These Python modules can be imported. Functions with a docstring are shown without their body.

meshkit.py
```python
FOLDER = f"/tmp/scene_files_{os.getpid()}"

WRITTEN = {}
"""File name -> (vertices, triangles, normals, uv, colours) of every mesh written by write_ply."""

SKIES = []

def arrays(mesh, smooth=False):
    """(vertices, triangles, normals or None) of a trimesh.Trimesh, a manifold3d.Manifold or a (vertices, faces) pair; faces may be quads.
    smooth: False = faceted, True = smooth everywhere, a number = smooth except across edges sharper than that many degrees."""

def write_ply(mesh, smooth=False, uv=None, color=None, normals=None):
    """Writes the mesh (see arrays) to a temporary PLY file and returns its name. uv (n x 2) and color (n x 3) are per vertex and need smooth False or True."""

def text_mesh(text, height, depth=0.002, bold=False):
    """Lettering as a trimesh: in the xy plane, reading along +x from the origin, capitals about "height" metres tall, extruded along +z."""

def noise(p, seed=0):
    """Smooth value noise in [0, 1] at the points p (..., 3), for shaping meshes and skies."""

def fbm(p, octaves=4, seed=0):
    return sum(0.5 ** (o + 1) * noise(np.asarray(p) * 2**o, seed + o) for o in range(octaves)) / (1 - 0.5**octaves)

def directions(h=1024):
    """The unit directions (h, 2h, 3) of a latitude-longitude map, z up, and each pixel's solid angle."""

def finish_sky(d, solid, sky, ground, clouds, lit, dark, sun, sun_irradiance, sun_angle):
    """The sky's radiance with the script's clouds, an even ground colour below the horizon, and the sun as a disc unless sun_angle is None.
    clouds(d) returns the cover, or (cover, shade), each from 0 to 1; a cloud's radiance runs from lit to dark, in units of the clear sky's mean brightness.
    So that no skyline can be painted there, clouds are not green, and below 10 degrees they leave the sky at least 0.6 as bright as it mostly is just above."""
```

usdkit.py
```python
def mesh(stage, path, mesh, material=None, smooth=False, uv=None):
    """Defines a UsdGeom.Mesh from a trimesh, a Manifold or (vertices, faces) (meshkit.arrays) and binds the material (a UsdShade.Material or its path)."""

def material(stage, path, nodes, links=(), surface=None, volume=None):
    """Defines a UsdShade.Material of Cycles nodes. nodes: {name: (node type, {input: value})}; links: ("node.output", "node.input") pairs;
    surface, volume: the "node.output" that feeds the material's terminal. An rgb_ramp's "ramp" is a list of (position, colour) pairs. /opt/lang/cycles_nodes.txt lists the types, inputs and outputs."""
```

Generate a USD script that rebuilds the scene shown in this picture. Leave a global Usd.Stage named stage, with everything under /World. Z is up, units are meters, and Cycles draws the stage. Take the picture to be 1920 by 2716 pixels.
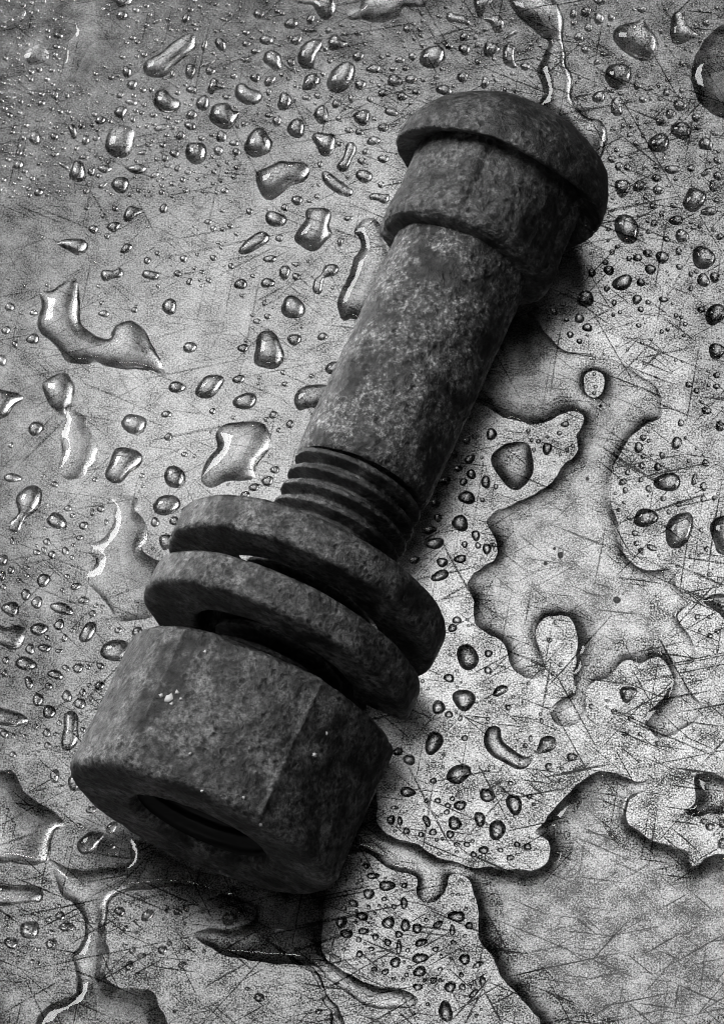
import math, random
import numpy as np, trimesh
from scipy.spatial import Delaunay, cKDTree
from scipy.interpolate import CubicSpline
from scipy.sparse import coo_matrix, diags
from scipy.sparse.linalg import spsolve
import shapely
from shapely.geometry import Polygon, Point
from shapely import affinity
import shapely.ops
from shapely.strtree import STRtree
from pxr import Usd, UsdGeom, UsdLux, UsdShade, Gf, Sdf, Vt
import usdkit
from meshkit import fbm, noise

rng = np.random.default_rng(7)
random.seed(7)
stage = Usd.Stage.CreateInMemory()
UsdGeom.SetStageUpAxis(stage, UsdGeom.Tokens.z)
UsdGeom.SetStageMetersPerUnit(stage, 1.0)
UsdGeom.Xform.Define(stage, '/World')
MM = 0.001

# ------------------------------------------------------------------ camera
TILT, DIST, FOCAL, AP = math.radians(20), 0.350, 136.0, 24.0
EXPOSURE = 0.0
target = np.array([0, 0, 0.005])
cam_pos = target + DIST * np.array([0, -math.sin(TILT), math.cos(TILT)])
cz = np.array([0, -math.sin(TILT), math.cos(TILT)]); cx = np.array([1.0, 0, 0]); cy = np.cross(cz, cx)
cam = UsdGeom.Camera.Define(stage, '/World/camera')
cam.AddTransformOp().Set(Gf.Matrix4d(*[float(q) for q in (*cx, 0, *cy, 0, *cz, 0, *cam_pos, 1)]))
cam.CreateFocalLengthAttr(FOCAL); cam.CreateHorizontalApertureAttr(AP); cam.CreateVerticalApertureAttr(AP * 1024 / 723)
cam.CreateClippingRangeAttr(Gf.Vec2f(0.01, 10.0)); cam.CreateExposureAttr(EXPOSURE)
W0, H0 = 1920.0, 2716.0

def ray(X, Y):
    x = (np.asarray(X, float) - W0 / 2) / W0 * AP / FOCAL
    y = -(np.asarray(Y, float) - H0 / 2) / W0 * AP / FOCAL
    return x[..., None] * cx + y[..., None] * cy - cz

def ground(X, Y, z=0.0):
    d = ray(X, Y)
    return cam_pos + d * ((z - cam_pos[2]) / d[..., 2])[..., None]

# ------------------------------------------------------------------ lamps
def rect_light(name, pos, look, w, h, power, colour=(1, 1, 1)):
    pos = np.array(pos, float); z = pos - np.array(look, float); z /= np.linalg.norm(z)
    x = np.cross([0, 1.0, 0.001], z); x /= np.linalg.norm(x); y = np.cross(z, x)
    l = UsdLux.RectLight.Define(stage, '/World/' + name)
    l.AddTransformOp().Set(Gf.Matrix4d(*[float(q) for q in (*x, 0, *y, 0, *z, 0, *pos, 1)]))
    l.CreateWidthAttr(w); l.CreateHeightAttr(h); l.CreateIntensityAttr(power); l.CreateNormalizeAttr(False)
    l.CreateColorAttr(Gf.Vec3f(*colour))
    return l

rect_light('softbox_lamp', (0.014, 0.106, 0.33), (0, 0, 0), 0.135, 0.17, 2.5)
rect_light('strip_lamp', (-0.05, -0.21, 0.24), (0, 0, 0), 0.12, 0.010, 24.0)
rect_light('small_lamp', (0.03, 0.36, 0.11), (0, 0, 0), 0.016, 0.008, 110.0)
rect_light('side_lamp', (-0.23, 0.20, 0.24), (0, 0, 0.005), 0.16, 0.16, 20.0)

# ------------------------------------------------------------------ materials
UsdGeom.Scope.Define(stage, '/World/Looks')

def g(v): return (v, v, v)

def sheet_material():
    n = {'pos': ('geometry', {})}
    L = []
    def add(name, kind, inputs, *links):
        n[name] = (kind, inputs)
        for a, b in links: L.append((a, name + '.' + b))
        return name
    # long soft clouding, middle mottling, grain
    add('cloud', 'noise_texture', {'scale': 45.0, 'detail': 4.0, 'roughness': 0.55}, ('pos.position', 'vector'))
    add('mott', 'noise_texture', {'scale': 420.0, 'detail': 5.0, 'roughness': 0.65}, ('pos.position', 'vector'))
    add('grain', 'noise_texture', {'scale': 7000.0, 'detail': 2.0, 'roughness': 0.6}, ('pos.position', 'vector'))
    # wear: stronger towards the lower right corner of the sheet
    add('sep', 'separate_xyz', {}, ('pos.position', 'vector'))
    add('wy', 'map_range', {'from_min': 0.004, 'from_max': -0.040, 'to_min': 0.0, 'to_max': 0.62, 'clamp': True}, ('sep.y', 'value'))
    add('wx', 'map_range', {'from_min': -0.01, 'from_max': 0.026, 'to_min': 0.0, 'to_max': 0.55, 'clamp': True}, ('sep.x', 'value'))
    add('wsum', 'math', {'math_type': 'add'}, ('wy.result', 'value1'), ('wx.result', 'value2'))
    add('wc', 'math', {'math_type': 'multiply_add', 'value2': 1.2, 'value3': -0.6}, ('cloud.fac', 'value1'))
    add('wear', 'math', {'math_type': 'add', 'use_clamp': True}, ('wsum.value', 'value1'), ('wc.value', 'value2'))
    # scratches in many directions
    prev = None
    for i, (ang, sx, sy, thr) in enumerate([(12, 55, 2600, .66), (-24, 90, 3300, .66), (48, 70, 3000, .68), (-63, 60, 2800, .69), (80, 80, 3000, .68), (30, 120, 4200, .67), (-8, 150, 4500, .66), (-42, 160, 4200, .67), (20, 45, 1300, .71), (-35, 50, 1500, .72), (62, 45, 1400, .73)]):
        m = add(f'map{i}', 'mapping', {'mapping_type': 'texture', 'rotation': (0, 0, math.radians(ang)), 'scale': (1 / sx, 1 / sy, 1), 'location': (i * 0.31, i * 0.17, 0)}, ('pos.position', 'vector'))
        s = add(f'scr{i}', 'noise_texture', {'scale': 1.0, 'detail': 1.0, 'distortion': 0.15}, (f'{m}.vector', 'vector'))
        r = add(f'sr{i}', 'map_range', {'from_min': thr, 'from_max': thr + .07, 'to_min': 0.0, 'to_max': 1.0, 'clamp': True}, (f'{s}.fac', 'value'))
        prev = f'{r}.result' if prev is None else add(f'mx{i}', 'math', {'math_type': 'maximum'}, (prev, 'value1'), (f'{r}.result', 'value2')) + '.value'
    add('scw', 'map_range', {'from_min': 0.0, 'from_max': 1.0, 'to_min': 0.30, 'to_max': 1.05}, ('wear.value', 'value'))
    add('scratch', 'math', {'math_type': 'multiply'}, (prev, 'value1'), ('scw.result', 'value2'))
    # grain contrast grows with wear
    add('gm', 'math', {'math_type': 'multiply_add', 'value2': 0.55, 'value3': 0.0}, ('mott.fac', 'value1'))
    add('gg', 'math', {'math_type': 'multiply_add', 'value2': 0.75}, ('grain.fac', 'value1'), ('gm.value', 'value3'))
    add('gc', 'math', {'math_type': 'subtract', 'value2': 0.65}, ('gg.value', 'value1'))
    add('gk', 'map_range', {'from_min': 0.0, 'from_max': 1.0, 'to_min': 1.1, 'to_max': 2.6}, ('wear.value', 'value'))
    add('gv', 'math', {'math_type': 'multiply'}, ('gc.value', 'value1'), ('gk.result', 'value2'))
    add('cb', 'map_range', {'from_min': 0.3, 'from_max': 0.7, 'to_min': 0.19, 'to_max': 0.36}, ('cloud.fac', 'value'))
    add('v1', 'math', {'math_type': 'add'}, ('cb.result', 'value1'), ('gv.value', 'value2'))
    add('sneg', 'math', {'math_type': 'multiply_add', 'value2': -0.38}, ('scratch.value', 'value1'), ('v1.value', 'value3'))
    add('vcl', 'clamp', {'min': 0.02, 'max': 0.85}, ('sneg.value', 'value'))
    add('col', 'combine_color', {}, ('vcl.result', 'r'), ('vcl.result', 'g'), ('vcl.result', 'b'))
    add('rough', 'map_range', {'from_min': 0.3, 'from_max': 0.7, 'to_min': 0.17, 'to_max': 0.26}, ('mott.fac', 'value'))
    add('bh', 'math', {'math_type': 'multiply_add', 'value2': -0.8}, ('scratch.value', 'value1'), ('grain.fac', 'value3'))
    add('bump', 'bump', {'strength': 0.2, 'distance': 0.00003}, ('bh.value', 'height'))
    add('p', 'principled_bsdf', {'metallic': 0.86}, ('col.color', 'base_color'), ('rough.result', 'roughness'), ('bump.normal', 'normal'))
    return usdkit.material(stage, '/World/Looks/scratched_metal', n, L, surface='p.BSDF')

def rust_material(name, lo, hi, steel, scale=1.0, bump=0.8, coat=0.5, glint=0.5, patch=0.0):
    n = {'tc': ('geometry', {}),
         'big': ('noise_texture', {'scale': 260.0 * scale, 'detail': 4.0, 'roughness': 0.6, 'distortion': 0.5}),
         'mid': ('noise_texture', {'scale': 1050.0 * scale, 'detail': 6.0, 'roughness': 0.72, 'distortion': 0.3}),
         'fine': ('noise_texture', {'scale': 2600.0 * scale, 'detail': 5.0, 'roughness': 0.8}),
         'pit': ('voronoi_texture', {'scale': 900.0 * scale, 'randomness': 1.0}),
         'tone': ('map_range', {'from_min': 0.38, 'from_max': 0.66, 'to_min': lo, 'to_max': hi, 'clamp': True}),
         'midm': ('map_range', {'from_min': 0.37, 'from_max': 0.63, 'to_min': 0.02, 'to_max': 2.1, 'clamp': True}),
         'finem': ('map_range', {'from_min': 0.36, 'from_max': 0.66, 'to_min': 0.0, 'to_max': 2.3, 'clamp': True}),
         'pitm': ('map_range', {'from_min': 0.10, 'from_max': 0.32, 'to_min': 0.10, 'to_max': 1.0, 'clamp': True}),
         'm1': ('math', {'math_type': 'multiply'}), 'm2': ('math', {'math_type': 'multiply'}), 'm3': ('math', {'math_type': 'multiply'}),
         'base': ('combine_color', {}),
         'sp': ('noise_texture', {'scale': 2600.0, 'detail': 6.0, 'roughness': 0.85}),
         'spr': ('map_range', {'from_min': 0.53, 'from_max': 0.68, 'to_min': 0.0, 'to_max': 1.0, 'clamp': True}),
         'spm': ('map_range', {'from_min': 0.46 - patch, 'from_max': 0.60 - patch, 'to_min': 0.0, 'to_max': glint, 'clamp': True}),
         'spk': ('math', {'math_type': 'multiply'}),
         'cmix': ('mix_color', {'blend_type': 'mix', 'b': g(steel)}),
         'rr': ('map_range', {'from_min': 0.35, 'from_max': 0.65, 'to_min': 0.55, 'to_max': 0.30, 'clamp': True}),
         'h1': ('math', {'math_type': 'multiply_add', 'value2': 0.30}), 'h2': ('math', {'math_type': 'multiply_add', 'value2': 0.35}),
         'bump': ('bump', {'strength': bump, 'distance': 0.00034}),
         'p': ('principled_bsdf', {'specular_ior_level': 0.6, 'coat_weight': coat, 'coat_roughness': 0.16, 'coat_ior': 1.33})}
    L = [('tc.position', f'{k}.vector') for k in ('big', 'mid', 'fine', 'pit', 'sp')]
    L += [('big.fac', 'tone.value'), ('mid.fac', 'midm.value'), ('fine.fac', 'finem.value'), ('pit.distance', 'pitm.value'),
          ('tone.result', 'm1.value1'), ('midm.result', 'm1.value2'), ('m1.value', 'm2.value1'), ('finem.result', 'm2.value2'), ('m2.value', 'm3.value1'), ('pitm.result', 'm3.value2'),
          ('m3.value', 'base.r'), ('m3.value', 'base.g'), ('m3.value', 'base.b'), ('base.color', 'cmix.a'),
          ('sp.fac', 'spr.value'), ('big.fac', 'spm.value'), ('spr.result', 'spk.value1'), ('spm.result', 'spk.value2'), ('spk.value', 'cmix.fac'),
          ('cmix.result', 'p.base_color'), ('spk.value', 'p.metallic'), ('mid.fac', 'rr.value'), ('rr.result', 'p.roughness'),
          ('fine.fac', 'h1.value1'), ('mid.fac', 'h1.value3'), ('pitm.result', 'h2.value1'), ('h1.value', 'h2.value3'), ('h2.value', 'bump.height'),
          ('bump.normal', 'p.normal'), ('bump.normal', 'p.coat_normal')]
    return usdkit.material(stage, '/World/Looks/' + name, n, L, surface='p.BSDF')

MAT = {
    'sheet': sheet_material(),
    'shank': rust_material('pitted_shank_steel', 0.008, 0.12, 0.9, coat=0.8, bump=1.0, glint=1.0, patch=0.04),
    'head': rust_material('corroded_head_steel', 0.006, 0.065, 0.6, coat=0.6, bump=0.9, glint=0.45),
    'washer': rust_material('dull_washer_steel', 0.010, 0.12, 0.6, coat=0.35, scale=1.3, bump=0.8, glint=0.5),
    'nut': rust_material('rusty_nut_steel', 0.008, 0.11, 0.6, coat=0.4, scale=1.15, bump=0.9, glint=0.5),
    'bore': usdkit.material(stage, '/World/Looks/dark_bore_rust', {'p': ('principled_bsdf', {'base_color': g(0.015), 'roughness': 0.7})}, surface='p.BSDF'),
    'fleck': usdkit.material(stage, '/World/Looks/pale_scale', {'p': ('principled_bsdf', {'base_color': g(0.65), 'roughness': 0.7})}, surface='p.BSDF'),
    'grit': usdkit.material(stage, '/World/Looks/dark_grit', {'p': ('principled_bsdf', {'base_color': g(0.01), 'roughness': 0.6})}, surface='p.BSDF'),
    'water': usdkit.material(stage, '/World/Looks/water', {'p': ('principled_bsdf', {'base_color': g(1.0), 'roughness': 0.0, 'ior': 1.333, 'transmission_weight': 1.0})}, surface='p.BSDF'),
}

# ------------------------------------------------------------------ scene helpers
used = {}
def numbered(name, parent='/World'):
    k = used.get((parent, name), 0); used[(parent, name)] = k + 1
    return name if k == 0 else f'{name}_{k:03d}'

def tag(prim, label=None, category=None, group=None, kind=None):
    for key, v in (('label', label), ('category', category), ('group', group), ('kind', kind)):
        if v: prim.SetCustomDataByKey(key, v)

def thing(name, loc, label, category, group=None):
    x = UsdGeom.Xform.Define(stage, '/World/' + numbered(name))
    x.AddTranslateOp().Set(Gf.Vec3d(*map(float, loc)))
    tag(x.GetPrim(), label, category, group)
    return x.GetPrim(), np.array(loc, float)

def raw_mesh(path, v, f, nrm, mat):
    m = UsdGeom.Mesh.Define(stage, path)
    m.CreatePointsAttr(Vt.Vec3fArray.FromNumpy(np.asarray(v, np.float32)))
    m.CreateFaceVertexCountsAttr(Vt.IntArray.FromNumpy(np.full(len(f), 3, np.int32)))
    m.CreateFaceVertexIndicesAttr(Vt.IntArray.FromNumpy(np.asarray(f, np.int32).ravel()))
    m.CreateSubdivisionSchemeAttr('none')
    m.CreateNormalsAttr(Vt.Vec3fArray.FromNumpy(np.asarray(nrm, np.float32))); m.SetNormalsInterpolation('vertex')
    UsdShade.MaterialBindingAPI.Apply(m.GetPrim()).Bind(mat)
    return m

def vnormals(v, f):
    n = np.zeros_like(v); fn = np.cross(v[f[:, 1]] - v[f[:, 0]], v[f[:, 2]] - v[f[:, 0]])
    for k in range(3): np.add.at(n, f[:, k], fn)
    l = np.linalg.norm(n, axis=1, keepdims=True)
    return np.where(l > 0, n / np.maximum(l, 1e-300), [0, 0, 1.0])

def part(parent, base, name, v, f, mat, label=None):
    pth = str(parent.GetPath()); v = np.asarray(v) - base
    m = raw_mesh(pth + '/' + numbered(name, pth), v, f, vnormals(v, f), MAT[mat])
    if label: tag(m.GetPrim(), label)
    return m.GetPrim()

# ------------------------------------------------------------------ the metal sheet
def build_sheet():
    b = trimesh.creation.box((0.26, 0.30, 0.002)); b.apply_translation((0, 0, -0.001))
    m = usdkit.mesh(stage, '/World/metal_sheet', b, MAT['sheet'])
    tag(m.GetPrim(), 'scratched grey metal sheet wet with drops and puddles', 'metal sheet', kind='structure')
build_sheet()

# ------------------------------------------------------------------ bolt frame
def Pp(x, y): return np.array(x / 0.8453), np.array(y / 0.8453)     # from the reduced picture to photo pixels
RH, RN = 9.7 * MM, 10.5 * MM                                        # axis heights at head and nut
head_c = ground(*Pp(1112, 420), z=RH); nut_c = ground(*Pp(530, 1680), z=RN)
axis = head_c - nut_c; axis /= np.linalg.norm(axis)
ur = np.cross(axis, [0, 0, 1.0]); ur /= np.linalg.norm(ur)           # to the right of the axis
vr = np.cross(ur, axis)                                              # up
def on_axis(x, y):                                                   # the axis point nearest to a picture point's ray
    d = ray(*Pp(x, y)); d /= np.linalg.norm(d)
    w = cam_pos - head_c; a, b, c = 1.0, axis @ d, 1.0
    return (axis @ w - b * (d @ w)) / (a * c - b * b)                 # metres from head_c along +axis
def world(p, o): return o + p[:, 0:1] * ur + p[:, 1:2] * vr + p[:, 2:3] * axis

def grid_mesh(P, close_u=True):
    """P: rows x cols x 3, rows along the profile, cols round the axis."""
    r, c, _ = P.shape; v = P.reshape(-1, 3); i = np.arange(r - 1)[:, None] * c; j = np.arange(c if close_u else c - 1)[None]
    a = i + j; b = i + (j + 1) % c; d = a + c; e = b + c
    return v, np.vstack([np.stack([a, b, e], -1).reshape(-1, 3), np.stack([a, e, d], -1).reshape(-1, 3)])

def orient(v, f):
    tm = trimesh.Trimesh(v, f, process=False)
    if tm.volume < 0: f = f[:, ::-1]
    return v, f

def roughen(v, f, amps, seed=0):
    n = vnormals(v, f); d = np.zeros(len(v))
    for amp, sc, oc in amps: d += amp * (fbm(v / sc, oc, seed) - 0.5) * 2; seed += 3
    return v + n * d[:, None]

def resample(profile, step):
    out = [np.array(profile[0], float)]
    for a, b in zip(profile[:-1], profile[1:]):
        a, b = np.array(a, float), np.array(b, float); k = max(1, int(np.ceil(np.linalg.norm(b - a) / step)))
        out += [a + (b - a) * t / k for t in range(1, k + 1)]
    return np.array(out)

def arc(cxx, cyy, r, a0, a1, n=8):
    return [(cxx + r * math.cos(math.radians(a)), cyy + r * math.sin(math.radians(a))) for a in np.linspace(a0, a1, n)]

def lathe(profile, segs, rad=None, step=0.2 * MM):
    """profile of (r, z); rad(phi) a list of scale functions for non-round sections: r * rad(phi, k)"""
    pr = resample(profile, step); ph = np.linspace(0, 2 * np.pi, segs, endpoint=False)
    r = pr[:, 0:1] * np.ones_like(ph)[None]
    if rad is not None: r = rad(pr, ph, r)
    return grid_mesh(np.stack([r * np.cos(ph), r * np.sin(ph), pr[:, 1:2] * np.ones_like(ph)[None]], -1))

def rounded_poly_radius(ph, sides, apothem, rc, rot):
    """Radius at angle ph of a regular polygon whose corners are rounded with radius rc."""
    a = np.arange(sides) * 2 * np.pi / sides + rot
    c = np.stack([np.cos(a), np.sin(a)], 1) * (apothem - rc) / math.cos(math.pi / sides)
    poly = Polygon(c).buffer(rc, 24); ring = np.array(poly.exterior.coords)[:-1]
    ang = np.arctan2(ring[:, 1], ring[:, 0]); o = np.argsort(ang); ang, rad = ang[o], np.hypot(*ring[o].T)
    ang = np.concatenate([ang - 2 * np.pi, ang, ang + 2 * np.pi]); rad = np.tile(rad, 3)
    return np.interp((ph + np.pi) % (2 * np.pi) - np.pi, ang, rad)

T_NECK = on_axis(1034, 588); T_THREAD = on_axis(815, 1064); T_W1 = on_axis(697, 1318); T_W2 = on_axis(636, 1448)
T_NUT1 = on_axis(586, 1550); T_NUT0 = on_axis(446, 1868)
print('axis mm:', [round(t * 1000, 2) for t in (T_NECK, T_THREAD, T_W1, T_W2, T_NUT1, T_NUT0)], 'axis', axis)

def build_bolt():
    root, base = thing('carriage_bolt', (*(head_c + axis * -0.03)[:2], 0), 'dark corroded bolt with domed head and square neck lying on the wet metal sheet', 'bolt')
    m = MM
    # domed head, underside at z = 0, dome towards +z
    prof = [(5.0 * m, 0.5 * m), (7.2 * m, 0.95 * m), (8.6 * m, 0.35 * m)] + arc(9.35 * m, 0.25 * m, 0.25 * m, -100, 0, 8) + [(9.6 * m, 0.4 * m)]
    prof += [(9.6 * m * math.cos(t) ** 0.92, 0.4 * m + 7.2 * m * math.sin(t)) for t in np.linspace(0.03, math.pi / 2 - 0.01, 40)]
    v, f = lathe(prof, 260)
    ph = np.arctan2(v[:, 1], v[:, 0]); k = np.clip(np.hypot(v[:, 0], v[:, 1]) / (9.6 * m), 0, 1)
    v[:, 2] += k * m * (0.35 * np.sin(2 * ph + 0.6) + 0.22 * np.sin(3 * ph + 2.1))
    v[:, :2] *= (1 + k * (0.012 * np.sin(3 * ph + 1) + 0.010 * np.sin(5 * ph)))[:, None]
    v, f = orient(world(v, head_c), f); v = roughen(v, f, [(0.16 * m, 2.4 * m, 3), (0.09 * m, 0.6 * m, 3)], 1)
    part(root, base, 'head', v, f, 'head')
    # square neck between 0 and T_NECK
    L = -T_NECK; ap = 6.05 * m
    prof = [(1.0, 0.9 * m), (1.0, -L * .5), (1.03, -L + 1.4 * m), (1.02, -L + 0.8 * m), (0.985, -L + 0.35 * m), (0.93, -L + 0.1 * m), (0.8, -L), (0.55, -L + 0.15 * m)]
    pr = []
    for a, b in zip(prof[:-1], prof[1:]):
        for t in np.linspace(0, 1, max(2, int(abs(b[1] - a[1]) / (0.2 * m)) + 4), endpoint=False): pr.append((a[0] + (b[0] - a[0]) * t, a[1] + (b[1] - a[1]) * t))
    pr = np.array(pr + [prof[-1]]); phs = np.linspace(0, 2 * np.pi, 300, endpoint=False)
    sq = rounded_poly_radius(phs, 4, ap, 1.5 * m, math.radians(90 + 13))
    r = pr[:, 0:1] * sq[None]
    v, f = grid_mesh(np.stack([r * np.cos(phs), r * np.sin(phs), pr[:, 1:2] * np.ones_like(phs)[None]], -1))
    v, f = orient(world(v, head_c), f); v = roughen(v, f, [(0.28 * m, 2.6 * m, 3), (0.10 * m, 0.6 * m, 3)], 5)
    part(root, base, 'square_neck', v, f, 'head')
    # shank
    zs = np.linspace(T_NECK + 0.5 * m, T_THREAD - 0.6 * m, 150); phs = np.linspace(0, 2 * np.pi, 240, endpoint=False)
    r = 6.0 * m * np.ones((len(zs), len(phs)))
    endk = np.clip((zs - T_THREAD + 0.6 * m) / (1.0 * m), 0, 1); r *= (0.93 + 0.07 * np.sqrt(endk))[:, None]
    v, f = grid_mesh(np.stack([r * np.cos(phs), r * np.sin(phs), zs[:, None] * np.ones_like(phs)[None]], -1))
    v, f = orient(world(v, head_c), f); v = roughen(v, f, [(0.14 * m, 2.0 * m, 3), (0.13 * m, 0.7 * m, 3)], 9)
    part(root, base, 'shank', v, f, 'shank')
    # thread
    end = T_NUT0 + 3.2 * m; p = 1.5 * m
    zs = np.arange(T_THREAD + 0.3 * m, end, -0.09 * m); Z, PH = np.meshgrid(zs, phs, indexing='ij')
    q = (Z / p - PH / (2 * np.pi)) % 1.0; tri = 1 - np.abs(2 * q - 1); tri = np.clip((tri - 0.22) / 0.56, 0, 1); tri = tri * tri * (3 - 2 * tri)
    r = (4.6 * m + 1.25 * m * tri)
    tip = np.clip((Z - end) / (1.2 * m), 0, 1); r = np.minimum(r, (4.3 + 1.6 * tip) * m)
    P = np.stack([r * np.cos(PH), r * np.sin(PH), Z], -1)
    cap = np.stack([np.zeros_like(phs), np.zeros_like(phs), np.full_like(phs, end)], -1)[None]
    v, f = grid_mesh(np.concatenate([P, cap], 0))
    v, f = orient(world(v, head_c), f); v = roughen(v, f, [(0.10 * m, 1.6 * m, 3), (0.07 * m, 0.5 * m, 2)], 13)
    part(root, base, 'thread', v, f, 'head')
build_bolt()

def ring_mesh(ri, ro, th, rc, gap, lift, frame, centre, seed, start):
    """A split ring of rounded rectangular section. gap in degrees, lift = axial rise over the turn."""
    m = MM; rm, hw, hh = (ri + ro) / 2, (ro - ri) / 2, th / 2
    sec = []
    for sx, sy, a0 in ((1, 1, 0), (-1, 1, 90), (-1, -1, 180), (1, -1, 270)):
        sec += arc(sx * (hw - rc), sy * (hh - rc), rc, a0, a0 + 90, 6)
    sec = resample(sec + [sec[0]], 0.28 * m)[:-1]
    n = 220; t = np.linspace(0, 1, n); ang = np.radians(start + gap / 2 + t * (360 - gap))
    R = rm + sec[:, 0]; rows = []
    for k, a in enumerate(ang):
        z = sec[:, 1] + (t[k] - 0.5) * lift
        rows.append(np.stack([R * math.cos(a), R * math.sin(a), z], -1))
    P = np.array(rows)
    if gap > 0:
        c0, c1 = P[0].mean(0), P[-1].mean(0)
        caps0 = [c0 + (P[0] - c0) * s for s in (0.0, 0.5, 0.9)]; caps1 = [c1 + (P[-1] - c1) * s for s in (0.9, 0.5, 0.0)]
        P = np.concatenate([np.array(caps0), P, np.array(caps1)], 0)
    v, f = grid_mesh(P)
    u2, v2, a2 = frame
    v = centre + v[:, 0:1] * u2 + v[:, 1:2] * v2 + v[:, 2:3] * a2
    v, f = orient(v, f)
    return roughen(v, f, [(0.09 * m, 2.8 * m, 2), (0.05 * m, 0.6 * m, 3)], seed), f

def tilted(yaw, pitch):
    a2 = axis + ur * math.tan(math.radians(yaw)) + vr * math.tan(math.radians(pitch)); a2 /= np.linalg.norm(a2)
    u2 = ur - a2 * (ur @ a2); u2 /= np.linalg.norm(u2)
    return u2, np.cross(a2, u2) * (1 if np.cross(a2, u2) @ vr > 0 else -1), a2

def build_washers():
    m = MM
    for i, (t, yaw, pitch, gap, lift, lab) in enumerate([
            (T_W1 - 0.9 * m, 0.5, -3.0, 5, 0.4, 'thick rusty ring washer round the bolt thread, the one beside the shank'),
            (T_W2 - 0.3 * m, 1.5, -1.0, 50, 0.6, 'thick rusty split ring washer with a cut end, the one beside the nut')]):
        fr = tilted(yaw, pitch); c = head_c + axis * t
        ro = 12.1 * m
        c = c + np.array([0, 0, 1.0]) * max(0, ro * math.sqrt(1 - fr[2][2] ** 2) + 1.4 * m * abs(fr[2][2]) - c[2] + 0.1 * m)
        v, f = ring_mesh(7.2 * m, ro, 3.2 * m, 0.55 * m, gap, lift * m, fr, c, 21 + i * 7, (-118, -28)[i])
        b0 = np.array([c[0], c[1], 0.0]); w = raw_mesh('/World/' + numbered('ring_washer'), v - b0, f, vnormals(v, f), MAT['washer'])
        w.AddTranslateOp().Set(Gf.Vec3d(*map(float, b0))); tag(w.GetPrim(), lab, 'washer')
build_washers()

def ray_hit(X, Y, v, f):
    d = ray(X, Y); o = cam_pos
    a, b, c = v[f[:, 0]], v[f[:, 1]], v[f[:, 2]]; e1, e2 = b - a, c - a
    p = np.cross(d, e2); det = (e1 * p).sum(1); det = np.where(abs(det) < 1e-18, 1e-18, det)
    s = o - a; uu = (s * p).sum(1) / det; q = np.cross(s, e1); vv = (d * q).sum(1) / det; t = (e2 * q).sum(1) / det
    ok = (uu >= 0) & (vv >= 0) & (uu + vv <= 1) & (t > 0)
    if not ok.any(): return None, None
    k = np.where(ok)[0][np.argmin(t[ok])]; n = np.cross(e1[k], e2[k]); n /= np.linalg.norm(n)
    return o + d * t[k], n if n @ d < 0 else -n

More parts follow.
